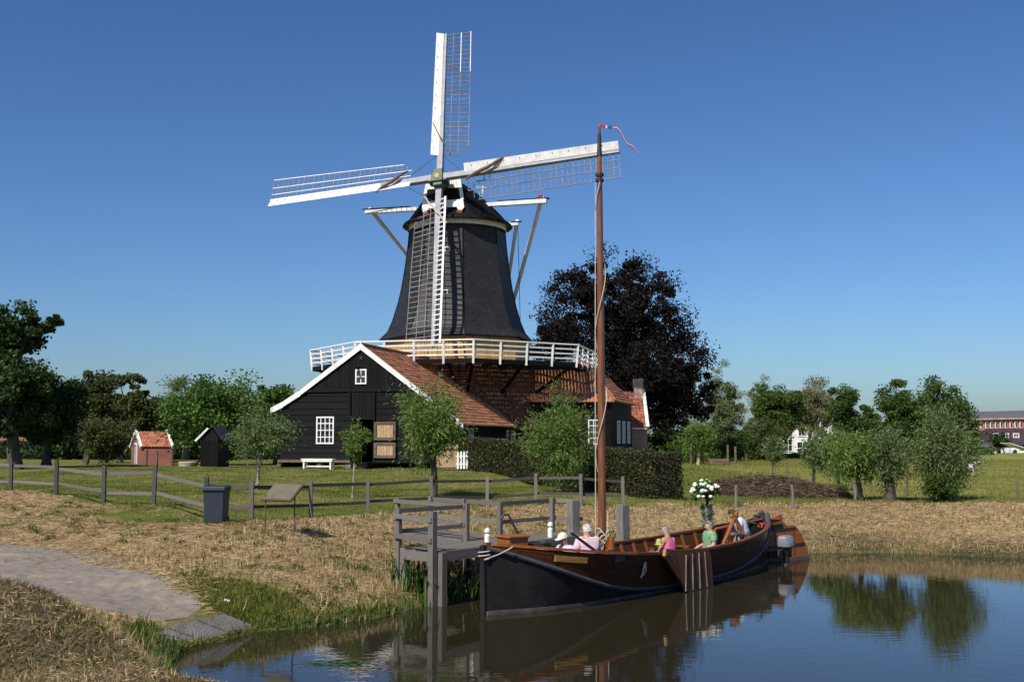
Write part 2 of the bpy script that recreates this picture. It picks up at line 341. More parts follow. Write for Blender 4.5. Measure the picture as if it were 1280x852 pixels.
CTRL = np.array([  # x, y, height of the land, width of the bank
    (-5.2, 19.9, .12, .8), (-6.4, 20.5, .34, .8), (-7.9, 21.2, .60, .8), (-9, 22, .78, .8), (-10.3, 22.5, .95, .8), (-8.6, 23.3, .85, .8), (-11, 24.8, 1.15, 1), (-14, 24, 1.2, 1), (-13, 21.5, 1.1, 1), (-16, 26, 1.35, 2), (-9.5, 20, .85, .8), (-7.2, 19.2, .5, .8), (-20, 24, 1.5, 2),
    (-6.2, 23.2, .85, 2), (-4.2, 24, .95, 3.5), (-2.8, 26, 1.1, 4), (-5.6, 27.4, 1.15, 4), (-2.5, 29, 1.15, 5), (0, 33, 1.15, 5), (-9, 27, 1.3, 4), (-13, 29, 1.5, 4), (-17, 34, 1.65, 4),
    (-17.8, 40, 1.7, 4), (-15.2, 37.5, 1.7, 4), (-11.6, 33, 1.62, 4), (-9.9, 32, 1.58, 4), (-8, 29.7, 1.38, 4), (-7, 30.6, 1.3, 5), (-5.9, 33, 1.28, 5), (-4.4, 34.7, 1.27, 5), (-2.6, 36.7, 1.27, 5), (0, 39, 1.27, 5.5), (3.8, 39, 1.25, 6),
    (-9, 40, 1.65, 5), (-3, 42, 1.5, 5), (2, 44, 1.5, 5), (6, 41, 1.3, 6), (9, 41.5, 1.2, 6), (14, 41, 1.2, 6), (20, 40, 1.2, 7), (30, 40, 1.25, 8), (13, 46, 1.15, 6), (18, 55, 1.2, 6), (30, 70, 1.3, 6), (50, 120, 1.4, 6), (90, 90, 1.4, 6),
    (-12, 57, 2.06, 5), (-5, 56, 2.04, 5), (0, 57, 2.03, 5), (6, 60, 2.0, 5), (10, 75, 1.9, 5), (-20, 60, 2.0, 5), (-35, 70, 2.0, 5), (-30, 45, 1.85, 5), (0, 100, 2, 5), (-40, 130, 1.9, 5), (20, 110, 1.6, 5), (9, 52, 1.6, 5),
    (-4.6, 10, 2.05, 2.6), (-7, 10.5, 2.28, 2.6), (-3, 8, 1.9, 2.6), (0, 4, 1.9, 3), (0, 0, 1.9, 3), (-9.5, 13, 2.0, 2), (-6.2, 13.2, 1.7, 2.4), (-8, 16.5, 1.15, 1.5), (-6.1, 17.3, .55, 1.2), (-12, 18, 1.45, 2), (-15, 10, 2.3, 3), (10, -5, 1.9, 4), (50, -30, 2, 4), (-60, 20, 2, 4), (-60, 100, 2, 4), (60, 50, 1.3, 6)])
def hills(x, y):
    return .07*np.sin(x*.9+1.3*np.sin(y*.45))*np.sin(y*.7+.8*np.sin(x*.6))+.035*np.sin(x*2.3+y*1.1)*np.sin(y*2.1-x*.7)
def height(x, y):
    x = np.asarray(x, float).ravel(); y = np.asarray(y, float).ravel(); out = np.empty(len(x))
    for i in range(0, len(x), 40000):
        xs, ys = x[i:i+40000], y[i:i+40000]; s = shore_dist(xs, ys)
        d2 = (xs[:, None]-CTRL[:, 0])**2+(ys[:, None]-CTRL[:, 1])**2; w = 1/(d2+.35)**1.7; w /= w.sum(1, keepdims=True)
        H = w@CTRL[:, 2]; W = w@CTRL[:, 3]; t = np.clip(s/W, 0, 1)
        z = H*(1-(1-t)**1.75)+hills(xs, ys)*np.clip(s/2.5, 0, 1)*np.where((ys < 60), 1, .4)*np.clip(H-.35, 0, 1)
        out[i:i+40000] = np.where(s > 0, np.maximum(z, .02*np.clip(s, 0, 1)), np.maximum(-.9, s*.55))
    return out
def zt(x, y): return float(height([x], [y])[0])
def onland(px, Y, dz=0): x = xat(px, Y); return Vector((x, Y, zt(x, Y)+dz))

FENCE_PX = [(16, 40), (73, 37.5), (132, 33.5), (194, 32), (260, 29.9), (316, 30.4), (390, 33), (461, 34.7), (540, 36.7), (609, 38.3), (670, 39.3), (726, 38.7), (778, 39)]
FENCE = [(xat(p, Y), Y) for p, Y in FENCE_PX]
_fx = np.array([-200, -60, -26]+[p[0] for p in FENCE]+[7, 12, 20, 40, 200]); _fy = np.array([60, 50, 46]+[p[1] for p in FENCE]+[40.6, 41.4, 41, 40.5, 38])
def fence_y(x): return np.interp(x, _fx, _fy)
def vnoise(x, y, f, seed=0):
    """smooth value noise for the ground cover"""
    r = np.random.default_rng(seed).random((64, 64)); u = np.asarray(x)*f; w = np.asarray(y)*f
    i = np.floor(u).astype(int); j = np.floor(w).astype(int); a = u-i; b = w-j; a = a*a*(3-2*a); b = b*b*(3-2*b)
    g = lambda p, q: r[p % 64, q % 64]
    return (g(i, j)*(1-a)+g(i+1, j)*a)*(1-b)+(g(i, j+1)*(1-a)+g(i+1, j+1)*a)*b
def fbm(x, y, f, seed=0): return (vnoise(x, y, f, seed)+.5*vnoise(x, y, f*2.1, seed+1)+.25*vnoise(x, y, f*4.3, seed+2))/1.75
def greenness(x, y):
    """0 = mown dry hay, 1 = green turf"""
    x = np.asarray(x, float); y = np.asarray(y, float)
    s = shore_dist(x, y); n = fbm(x, y, .55, 3); n2 = fbm(x, y, 1.6, 9)
    g = np.clip((y-fence_y(x)+.9+(n-.5)*2.2)/1.3, 0, 1)
    g = g*(.70+.30*np.clip(2.4*(fbm(x, y, .33, 15)-.28), 0, 1))
    edge = np.clip((.75-s)/.6, 0, 1)*np.where(x < 6, 1, .5)
    patch = np.clip((n-.50)*6, 0, 1)*.75*np.clip((n2-.3)*3, 0, 1)
    left = np.clip(1-np.abs((x+9.8)/3.2)**2-np.abs((y-30.4+.25*(x+9))/1.3)**2, 0, 1)
    ramp = np.clip(1.25-np.hypot((x+5.3)/2.0, (y-21.6)/1.15), 0, 1)+np.clip(1.2-np.hypot((x+5.6)/.9, (y-18.8)/1.6), 0, 1)
    g = np.maximum(g, np.maximum(np.maximum(edge*.9, patch*np.where(y < 27.5, .6, .4)*np.where(x < 3, 1, .35)), np.maximum(left*1.3*(n2+.3), ramp*1.2)))
    return np.clip(g, 0, 1)
# ground sheet: fine close by, reaching the horizon
def axis(segs):
    out = [segs[0][0]]
    for a, b, st in segs:
        n_ = max(1, int(round((b-a)/st))); out += list(np.linspace(a, b, n_+1)[1:])
    return np.array(out)
gx = np.concatenate([[-4000, -2000, -900, -450, -250, -150, -100], axis([(-70, -24, 1.6), (-24, -11, .5), (-11, 9, .22), (9, 22, .45), (22, 60, 1.5)]), [80, 120, 180, 280, 450, 900, 2000, 4000]])
gy = np.concatenate([[-600, -200, -80, -40, -20, -8, -2], axis([(2, 7, .6), (7, 36, .22), (36, 46, .4), (46, 70, .9), (70, 130, 3)]), [150, 180, 230, 300, 450, 700, 1200, 2500, 5000]])
GX, GY = np.meshgrid(gx, gy); X1, Y1 = GX.ravel(), GY.ravel(); Z1 = height(X1, Y1)
far = np.clip((np.hypot(X1, Y1)-250)/600, 0, 1); Z1 = Z1*(1-far)+1.4*far
nx, ny = len(gx), len(gy); I = np.arange(nx*ny).reshape(ny, nx)
Fq = np.stack([I[:-1, :-1], I[:-1, 1:], I[1:, 1:], I[1:, :-1]], -1).reshape(-1, 4)
m, n, l, b = newmat('ground')
ga = n.new('ShaderNodeAttribute'); ga.attribute_name = 'v'; geo = n.new('ShaderNodeNewGeometry')
ma = n.new('ShaderNodeAttribute'); ma.attribute_name = 'dark_soil'; me_ = n.new('ShaderNodeAttribute'); me_.attribute_name = 'meadow'
def noise(sc, det=6, ro=.6):
    t = n.new('ShaderNodeTexNoise'); t.inputs['Scale'].default_value = sc; t.inputs['Detail'].default_value = det; t.inputs['Roughness'].default_value = ro; l.new(geo.outputs['Position'], t.inputs['Vector']); return t
def ramp(src, stops):
    r = n.new('ShaderNodeValToRGB'); e = r.color_ramp.elements
    e[0].position, e[0].color = stops[0][0], (*stops[0][1], 1); e[1].position, e[1].color = stops[-1][0], (*stops[-1][1], 1)
    for p, c in stops[1:-1]: q = e.new(p); q.color = (*c, 1)
    l.new(src, r.inputs[0]); return r
def mix(f, a, b_):
    x = n.new('ShaderNodeMixRGB'); l.new(f, x.inputs[0]); l.new(a, x.inputs[1]); l.new(b_, x.inputs[2]); return x
hay = ramp(noise(2.2, 8, .7).outputs[0], [(.28, (.11, .075, .036)), (.5, (.30, .21, .105)), (.72, (.50, .375, .20))])
grn = ramp(noise(1.1, 8, .7).outputs[0], [(.3, (.055, .08, .011)), (.52, (.10, .122, .018)), (.75, (.18, .165, .038))])
mead = ramp(noise(.35, 8, .7).outputs[0], [(.3, (.12, .145, .022)), (.5, (.18, .195, .038)), (.72, (.27, .24, .075))])
grn2 = mix(me_.outputs['Fac'], grn.outputs[0], mead.outputs[0])
nb = noise(6, 5, .7); ma1 = n.new('ShaderNodeMath'); ma1.operation = 'MULTIPLY_ADD'; l.new(nb.outputs[0], ma1.inputs[0]); ma1.inputs[1].default_value = .9; ma1.inputs[2].default_value = -.45
ma2 = n.new('ShaderNodeMath'); ma2.operation = 'ADD'; ma2.use_clamp = True; l.new(ma1.outputs[0], ma2.inputs[0]); l.new(ga.outputs['Fac'], ma2.inputs[1])
tur = mix(ma2.outputs[0], hay.outputs[0], grn2.outputs[0])
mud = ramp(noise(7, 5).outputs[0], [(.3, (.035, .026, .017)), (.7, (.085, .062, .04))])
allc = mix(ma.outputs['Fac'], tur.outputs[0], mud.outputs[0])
l.new(allc.outputs[0], b.inputs['Base Color']); b.inputs['Roughness'].default_value = .95; b.inputs['Specular IOR Level'].default_value = .15
bp = n.new('ShaderNodeBump'); bp.inputs['Strength'].default_value = .9; bp.inputs['Distance'].default_value = .06; l.new(noise(9, 6, .75).outputs[0], bp.inputs['Height']); l.new(bp.outputs[0], b.inputs['Normal'])
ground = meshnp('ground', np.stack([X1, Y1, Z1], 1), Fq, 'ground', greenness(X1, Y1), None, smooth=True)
S1 = shore_dist(X1, Y1)
def attr(o, nm, val):
    a = o.data.attributes.new(nm, 'FLOAT', 'POINT'); a.data.foreach_set('value', np.asarray(val, np.float32))
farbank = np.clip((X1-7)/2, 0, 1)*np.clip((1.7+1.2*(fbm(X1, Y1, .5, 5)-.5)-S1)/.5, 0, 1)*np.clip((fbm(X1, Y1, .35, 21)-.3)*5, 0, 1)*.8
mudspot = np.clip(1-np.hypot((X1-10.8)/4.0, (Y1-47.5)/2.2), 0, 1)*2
attr(ground, 'dark_soil', np.clip(np.maximum(np.maximum(farbank, mudspot), np.maximum(np.clip((.12-S1)/.25, 0, 1), .75*np.clip((15.5-Y1)/2, 0, 1)*np.clip((fbm(X1, Y1, .7, 58)-.25)*3, 0, 1)*(X1 < 3))), 0, 1))  # the near mound gets the darker soil colour too
attr(ground, 'meadow', np.clip((X1-8-.0*Y1)/6, 0, 1)*np.clip((Y1-44)/6, 0, 1))
tag(ground, kind='structure')

# water in the basin
m, n, l, b = newmat('water')
b.inputs['Base Color'].default_value = (.022, .018, .009, 1); b.inputs['Roughness'].default_value = .02; b.inputs['IOR'].default_value = 1.33; b.inputs['Specular IOR Level'].default_value = .5
geo = n.new('ShaderNodeNewGeometry'); mp = n.new('ShaderNodeMapping'); mp.inputs['Scale'].default_value = (.8, 1.8, 1); l.new(geo.outputs['Position'], mp.inputs[0])
t1 = n.new('ShaderNodeTexNoise'); t1.inputs['Scale'].default_value = 2.6; t1.inputs['Detail'].default_value = 3; l.new(mp.outputs[0], t1.inputs[0])
t2 = n.new('ShaderNodeTexNoise'); t2.inputs['Scale'].default_value = .22; t2.inputs['Detail'].default_value = 2; l.new(geo.outputs['Position'], t2.inputs[0])
rr = n.new('ShaderNodeMapRange'); rr.inputs[1].default_value = .35; rr.inputs[2].default_value = .65; rr.inputs[3].default_value = .25; rr.inputs[4].default_value = 1.0; l.new(t2.outputs[0], rr.inputs[0])
mm = n.new('ShaderNodeMath'); mm.operation = 'MULTIPLY'; l.new(t1.outputs[0], mm.inputs[0]); l.new(rr.outputs[0], mm.inputs[1])
bp = n.new('ShaderNodeBump'); bp.inputs['Strength'].default_value = .055; bp.inputs['Distance'].default_value = .05; l.new(mm.outputs[0], bp.inputs['Height']); l.new(bp.outputs[0], b.inputs['Normal'])
w = MB(); w.add([(-9, -30, 0), (160, -30, 0), (160, 38, 0), (-9, 38, 0)], [(0, 1, 2, 3)])
tag(w.build('water', 'water'), kind='structure')

# trodden grey path and ramp slab
m = mk('path_grit', (.29, .245, .20), (.15, .128, .105), 4.5, .95, .8, 90, detail=9, rust=((.33, .255, .16), 1.6, .58))
cl = [(-22, 27.5), (-16, 25.6), (-13, 24.6), (-10.4, 23.3), (-8.4, 22.0), (-6.9, 21.0), (-6.0, 20.3)]; wd = [2.0, 2.2, 2.3, 2.2, 1.7, 1.25, .95]
tt = np.linspace(0, 6, 70); cx = np.interp(tt, range(7), [c[0] for c in cl]); cy = np.interp(tt, range(7), [c[1] for c in cl]); ww = np.interp(tt, range(7), wd)*np.interp(tt, [0, 5.2, 5.7, 6], [1, 1, .8, .25])
for _ in range(25):
    for q_ in (cx, cy): q_[1:-1] = (q_[:-2]+2*q_[1:-1]+q_[2:])/4
V = []; nn_ = 25
for i in range(70):
    a = np.array([cx[min(i+1, 69)]-cx[max(i-1, 0)], cy[min(i+1, 69)]-cy[max(i-1, 0)]]); a /= np.hypot(*a); q = np.array([-a[1], a[0]])
    for j in range(nn_):
        f = j/(nn_-1)*2-1; e = ww[i]*(1+.16*(vnoise(cx[i], cy[i]+(50 if f > 0 else 0), 1.7, 4)-.5)*2)
        V.append((cx[i]+q[0]*f*e, cy[i]+q[1]*f*e))
V = np.array(V); zz = height(V[:, 0], V[:, 1])
edge = np.abs(np.tile(np.linspace(-1, 1, nn_), 70)); zz = zz+np.where(edge > .97, -.04, .012)
I = np.arange(70*nn_).reshape(70, nn_); Fq = np.stack([I[:-1, :-1], I[:-1, 1:], I[1:, 1:], I[1:, :-1]], -1).reshape(-1, 4)
tag(meshnp('path', np.column_stack([V, zz]), Fq, 'path_grit', smooth=True), kind='structure')
slab = thing('ramp_slab', gz(270, 796, .05), 'cracked grey concrete slab sloping into the water at the end of the path', 'slab')
pa, pb, pc, pd = gz(221, 816, -.03), gz(328, 788, -.03), gz(280, 769, .36), gz(232, 800, .30)
pd = pa+(pc-pb)*.95
for i in range(3):
    f0, f1 = i/3+.006, (i+1)/3-.006
    q = [pa.lerp(pb, f0), pa.lerp(pb, f1), pd.lerp(pc, f1), pd.lerp(pc, f0)]
    MB().prism([v+Vector((0, 0, .05)) for v in q], (0, 0, -.25)).build('slab_segment', 'concrete', slab, bevel=.012)

# ================================================================== shared building bits
def pt_in(poly, x, y):
    c = False; n_ = len(poly)
    for i in range(n_):
        (x0, y0), (x1, y1) = poly[i], poly[(i+1) % n_]
        if (y0 > y) != (y1 > y) and x < (x1-x0)*(y-y0)/(y1-y0)+x0: c = not c
    return c
def tile_roof(name, poly, parent, mat='tile', tw=.23, th=.29, amp=.036, step=.022, cut=None):
    """wavy pantiles laid in overlapping courses over a flat polygon; its first edge is the eave"""
    P = [Vector(p) for p in poly]; o = P[0]; ex = (P[1]-P[0]).normalized(); nrm = Vector((0, 0, 0))
    for i in range(1, len(P)-1): nrm += (P[i]-o).cross(P[i+1]-o)
    nrm.normalize()
    if nrm.z < 0: nrm = -nrm
    ey = nrm.cross(ex).normalized()
    if ey.z < 0: ey = -ey
    q = [((p-o).dot(ex), (p-o).dot(ey)) for p in P]
    x0, x1 = min(a for a, _ in q), max(a for a, _ in q); y1 = max(b_ for _, b_ in q); y0 = min(b_ for _, b_ in q)
    nc = int((y1-y0)/th)+1; sub = 4; nx_ = int((x1-x0)/tw*sub)+1; V = []; Fs = []; VA = []
    for c in range(nc):
        ya, yb = y0+c*th, min(y0+(c+1)*th+.05, y1+.02); k = len(V); jit = random.uniform(-.05, .05)
        for (yy, lift) in ((ya, step-.035), (ya, step), (yb, 0)):
            for i in range(nx_+1):
                u = x0+i*tw/sub; VA.append(hash((i//sub, c, 7)) % 997/997); wv = (math.sin(2*math.pi*(i/sub))+.35*math.sin(4*math.pi*i/sub+.6))*amp
                rr_ = .006*math.sin(i//sub*12.9+c*78.2)
                V.append(o+ex*u+ey*yy+nrm*(lift+wv+.02+rr_))
        for r in range(2):
            for i in range(nx_):
                cxu, cyv = x0+(i+.5)*tw/sub, (ya+th/2)
                if pt_in(q, cxu, min(cyv, y1-.01)) and (cut is None or not cut(o+ex*cxu+ey*cyv)):
                    a = k+r*(nx_+1)+i; Fs.append((a, a+1, a+nx_+2, a+nx_+1))
    ob = meshnp(name, np.array([tuple(v) for v in V]), np.array(Fs), mat, VA, parent)
    tag(ob, kind='stuff'); return ob
def window(c, w, h, parent, right, nx_=2, ny_=3, depth=.06, name='window', fw=.07, mat='white_clean'):
    """white framed window with glazing bars; c = centre on the wall, right = direction along the wall"""
    c = Vector(c); ex = Vector(right).normalized(); n_ = ex.cross(Vector((0, 0, 1))).normalized()
    if n_.y > 0: n_ = -n_
    f = MB(); up = Vector((0, 0, 1)); q = c+n_*depth/2
    for s in (-1, 1):
        f.beam(q+ex*s*(w/2-fw/2)-up*h/2, q+ex*s*(w/2-fw/2)+up*h/2, depth, fw, ex)
        f.beam(q-ex*(w/2-fw)+up*s*(h/2-fw/2), q+ex*(w/2-fw)+up*s*(h/2-fw/2), depth-.004, fw)
    fo = f.build(name, mat, parent)
    g = MB(); g.beam(c-ex*(w/2-fw/2)+n_*.008, c+ex*(w/2-fw/2)+n_*.008, .012, h-fw); g.build('pane', 'glass', fo)
    gb = MB()
    for i in range(1, nx_): x = -w/2+w*i/nx_; gb.beam(q+ex*x-up*(h/2-fw), q+ex*x+up*(h/2-fw), depth*.6, fw*.62, ex)
    for j in range(1, ny_): z = -h/2+h*j/ny_; gb.beam(q-ex*(w/2-fw)+up*z, q+ex*(w/2-fw)+up*z, depth*.55, fw*.62)
    if nx_ > 1: gb.build('glazing_bars', mat, fo)
    return fo

# ================================================================== windmill
MC = Vector((-3.54, 72, 0)); A0 = 8.5; ZG = 2.0
def oct_(a, r, z): a = R_(a); return Vector((MC.x+r*math.sin(a), MC.y-r*math.cos(a), z))
mill = thing('windmill', (MC.x, MC.y, ZG), 'tall black octagonal windmill with four lattice sails and a white railed stage', 'windmill')
prof = [(4.98, 9.86), (4.74, 10.1), (4.45, 10.4), (4.15, 11.1), (3.85, 12.1), (3.58, 13.3), (3.36, 14.7), (3.19, 16.1), (3.08, 17.5)]
t = MB(); t.loft([[oct_(A0+45*k, r, z) for k in range(8)] for r, z in prof]); tower = t.build('tower', 'shingle', mill)
# drip edge of the tower skirt
t = MB(); t.loft([[oct_(A0+45*k, r, z) for k in range(8)] for r, z in [(4.6, 9.82), (5.02, 9.79), (5.02, 9.88), (4.97, 9.90)]], caps=False); t.build('skirt_edge', 'tar_plain', tower)
for a in (A0, A0+45, A0-45, A0-90, A0+90):     # lead cover strips on the arrises
    t = MB(); t.tube([oct_(a, r+.012, z) for r, z in prof], .035, 5); t.build('corner_strip', 'tar_plain', tower)
for az, z in ((-9, 15.3), (-9.5, 12.55)):
    r_ = np.interp(z, [p[1] for p in prof], [p[0] for p in prof])*.925; c = oct_(-14, r_+.02, z)+Vector((.26, 0, 0)); window(c, .34, .42, tower, (math.cos(R_(14)), -math.sin(R_(14)), 0), 1, 1, .05, fw=.05)
# ochre boarded drum behind the railing
t = MB(); t.loft([[oct_(A0+45*k, 4.62, z) for k in range(8)] for z in (8.0, 10.0)]); drum = t.build('drum', 'ochre', mill)
for k in range(-3, 4):
    a, b_ = oct_(A0+45*k, 4.67, 0), oct_(A0+45*k+45, 4.67, 0); nb_ = 14
    for i in range(nb_):
        p = a.lerp(b_, (i+.5)/nb_); d = (b_-a).normalized(); p = p+d.cross(Vector((0, 0, 1)))*random.uniform(0, .012)
        bar('board', p+Vector((0, 0, 8.12)), p+Vector((0, 0, 9.88)), (b_-a).length/nb_-.02, .04, 'ochre', drum, up=d.cross(Vector((0, 0, 1))))
# ---- lower octagon: tile-hung battered wall under the stage, dark boarding below
ZE = 5.77; RT0, RT1, ZT0, ZT1 = 6.75, 5.6, 4.15, 8.0
t = MB(); t.loft([[oct_(A0+45*k, r, z) for k in range(8)] for r, z in ((6.35, 1.6), (6.35, 4.2), (6.62, 4.1), (5.5, 8.0))]); base = t.build('lower_wall', 'tar_plain', mill)
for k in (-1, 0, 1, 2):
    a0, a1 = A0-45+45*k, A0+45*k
    tile_roof('hung_tiles', [oct_(a0, RT0, ZT0), oct_(a1, RT0, ZT0), oct_(a1, RT1, ZT1), oct_(a0, RT1, ZT1)], base, 'tile_shaded', .23, .25, .03, .05)
# ---- right-hand wing under a hipped pantile roof, its front tucked under the stage
ZE = 5.87; WY = 68.0; C0, C1, C2, C3 = Vector((.2, WY, 0)), Vector((5.98, WY, 0)), Vector((7.87, 74.2, 0)), Vector((.2, 76, 0)); D2 = (C2-C1).normalized(); N2 = D2.cross(UZ)
t = MB(); t.loft([[p+UZ*z for p in (C0, C1, C2, C3)] for z in (1.6, ZE+.15)]); wing_o = t.build('wing_wall', 'tar_plain', mill)
E0, E1, E2 = Vector((.2, WY-.35, ZE-.08)), C1+Vector((.28, -.35, ZE-.08)), C2+Vector((.33, .1, ZE-.08)); T0, T1, T2 = Vector((.2, 70.9, 8.4)), Vector((4.6, 70.9, 8.4)), Vector((5.6, 74.4, 8.4))
t = MB(); t.add([E0, E1, E2, T0, T1, T2], [(0, 1, 4, 3), (1, 2, 5, 4)]); roofd = t.build('wing_roof', 'tar_plain', mill)
tile_roof('roof_tiles', [E0, E1, T1, T0], roofd); tile_roof('roof_tiles', [E1, E2, T2, T1], roofd)
t = MB(); t.tube([E1+UZ*.08, T1+UZ*.08], .10, 7); t.build('hip_ridge', 'tile', roofd)
for i in range(16):
    z = 1.9+i*.255; bar('weatherboard', C0+Vector((0, -.03, z)), C1+Vector((0, -.03, z)), .03, .27, 'tar', wing_o, up=UZ+Vector((0, -.12, 0))); bar('weatherboard', C1+N2*.03+UZ*z, C2+N2*.03+UZ*z, .03, .27, 'tar', wing_o, up=UZ+N2*.12)
window((5.1, WY-.06, 4.0), 1.0, 1.5, mill, (1, 0, 0), 3, 4)
for f in (.3, .55, .8): window(C1.lerp(C2, f)+UZ*4.0+N2*.06, .75, 1.4, mill, D2, 2, 4)
a, b_ = oct_(A0, 6.38, 0), oct_(A0+45, 6.38, 0); dd = (b_-a).normalized(); window(a.lerp(b_, .50)+UZ*3.62+dd.cross(UZ)*.01, 1.5, .95, base, dd, 6, 3)
# rain pipe
t = MB(); t.tube([oct_(31, 5.75, 7.9), oct_(31, 6.75, 4.4), oct_(31, 6.6, 3)], .06, 6); t.build('rain_pipe', 'iron', mill)
# ---- stage
RS, ZS = 9.15, 8.1; CA = math.cos(math.pi/8)
t = MB()
for k in range(8):
    for f in (0, .25, .5, .75):
        a = oct_(A0+45*k, RS-.05, ZS-.16).lerp(oct_(A0+45*k+45, RS-.05, ZS-.16), f); b_ = oct_(A0+45*k, 4.3, ZS-.16).lerp(oct_(A0+45*k+45, 4.3, ZS-.16), f)
        t.beam(a, b_, .12, .2)
stage = t.build('stage', 'tar_plain', mill)
for k in range(8):
    a, b_ = oct_(A0+45*k, RS, 0), oct_(A0+45*k+45, RS, 0); bar('edge_beam', a+Vector((0, 0, ZS-.12)), b_+Vector((0, 0, ZS-.12)), .1, .26, 'tar', stage)
    for i in range(21):
        r_ = 4.75+i*.21; a, b_ = oct_(A0+45*k, r_, ZS-.03), oct_(A0+45*k+45, r_, ZS-.03)
        bar('deck_board', a, b_, .145, .035, 'grey_wood', stage)
    for f in (0, .5):
        a = oct_(A0+45*k, RS-.5, ZS-.3).lerp(oct_(A0+45*k+45, RS-.5, ZS-.3), f); b_ = oct_(A0+45*k, 6.1, 6.3).lerp(oct_(A0+45*k+45, 6.1, 6.3), f)
        bar('bracket', a, b_, .14, .16, 'tar', stage)
t = MB()
for k in range(8):
    t.beam(oct_(A0+45*k, RS+.16, ZS+1.06), oct_(A0+45*k+45, RS+.16, ZS+1.06), .13, .07)
rail = t.build('railing', 'white_clean', mill)
for k in range(8):
    for i in range(4):
        a = oct_(A0+45*k, RS+.02, ZS-.28).lerp(oct_(A0+45*k+45, RS+.02, ZS-.28), i/4); b_ = oct_(A0+45*k, RS+.15, ZS+1.02).lerp(oct_(A0+45*k+45, RS+.15, ZS+1.02), i/4)
        bar('post', a, b_, .12, .13, 'white', rail)
    for z in (.22, .5, .78):
        rr_ = RS+.02+.1*z+.03; bar('rail', oct_(A0+45*k, rr_, ZS+z), oct_(A0+45*k+45, rr_, ZS+z), .045, .085, 'white', rail)
# ---- cap
PSI, THE, PHI = .28309, .33197, .08715
HUB = Vector((-4.545, 68.578, 19.677)); NH = Vector((-math.sin(PSI), -math.cos(PSI), 0)); HH = Vector((math.cos(PSI), -math.sin(PSI), 0)); UZ = Vector((0, 0, 1))
NN = NH*math.cos(THE)+UZ*math.sin(THE); TT = UZ*math.cos(THE)-NH*math.sin(THE)
RVEC = HH*math.cos(PHI)+TT*math.sin(PHI); UVEC = TT*math.cos(PHI)-HH*math.sin(PHI)
def cp(t_, o_, z): return Vector((MC.x, MC.y, 0))+NH*t_+HH*o_+UZ*z
ZC = 17.3; rings = []
for t_ in np.linspace(-3.42, 2.75, 15):
    w_ = math.sqrt(max(3.45**2-t_**2, .02)); f = (t_+3.42)/(2.75+3.42); h_ = .12+2.72*math.sin(min(f*1.25, 1)*math.pi/2)**.9
    ring = []
    for j in range(15):
        a = math.pi*j/14; c_, s_ = math.cos(a), math.sin(a)
        ww_ = w_*(1-.50*(s_**1.2)*f); ring.append(cp(t_, ww_*math.copysign(abs(c_)**.95, c_), ZC+h_*s_**1.45))
    rings.append(ring)
t = MB(); t.loft(rings, closed=False, caps=False); t.f.append(tuple(range(len(t.v)-15, len(t.v)))); cap = t.build('cap', 'tar_plain', mill, smooth=True)
t = MB(); t.lathe((MC.x, MC.y, 0), [(3.05, 17.42), (3.5, 17.22), (3.58, 17.27), (3.5, 17.42), (3.2, 17.62)], 40); t.build('eave', 'tar_plain', cap, smooth=True)
t = MB(); t.lathe((MC.x, MC.y, 0), [(3.12, 16.98), (3.17, 17.0), (3.17, 17.38), (3.12, 17.4)], 40); t.build('curb_ring', 'white', cap, smooth=True)
for i in range(40):
    a = i*9; bar('soffit_batten', oct_(a, 3.16, 17.34), oct_(a, 3.5, 17.2), .09, .06, 'lath', cap)
# front of the cap: beard board, posts and pale breast boards
F0 = 2.78
t = MB(); prof_b = [(-1.42, 17.98), (-1.30, 17.80), (-1.05, 17.82), (-.95, 18.02), (.92, 18.02), (1.02, 17.82), (1.28, 17.80), (1.42, 17.98), (1.34, 18.48), (-1.34, 18.48)]
t.prism([cp(F0+.02, o_, z) for o_, z in prof_b], NH*.09); t.build('beard_board', 'white_clean', cap)
for s in (-1, 1):
    bar('front_post', cp(F0+.06, s*1.28, 18.46), cp(F0-.02, s*1.0, 20.05), .1, .2, 'white', cap, up=HH)
    bar('red_block', cp(F0+.06, s*1.12, 17.62), cp(F0+.06, s*1.12, 17.80), .16, .36, 'red_paint', cap, up=HH)
    for i in range(5):
        o_ = s*(.32+i*.16); bar('breast_board', cp(F0+.04, o_, 19.25), cp(F0+.0, o_*.97, 19.98), .04, .14, 'white', cap, up=HH)
t = MB(); t.prism([cp(F0-.05, o_, z) for o_, z in [(-1.3, 18.4), (1.3, 18.4), (1.05, 20.05), (-1.05, 20.05)]], NH*.06); t.build('front_wall', 'tar_plain', cap)
for s in (-1, 1):
    pts = []
    for i in range(26):
        f = i/25; a = f*4*math.pi; r_ = .16-.1*f if f > .5 else .06+.1*f*2
        o_ = .75*s+s*(f-.5)*1.1+.12*math.cos(a)*s; pts.append(cp(3.05, o_, 17.35+.13*math.sin(a)))
    t = MB(); t.tube(pts, .035, 5); t.build('scroll', 'white_clean', cap)
t = MB(); t.tube([cp(1.0, .1, 20.0), cp(1.0, .1, 20.9)], .06, 6); 
t = MB(); t.beam(cp(-1.35, 1.15, 18.9), cp(-1.45, 1.25, 20.25), .09, .09); t.beam(cp(-1.35, .85, 20.2), cp(-1.5, 1.5, 20.15), .06, .05); t.build('chock_post', 'white', cap)
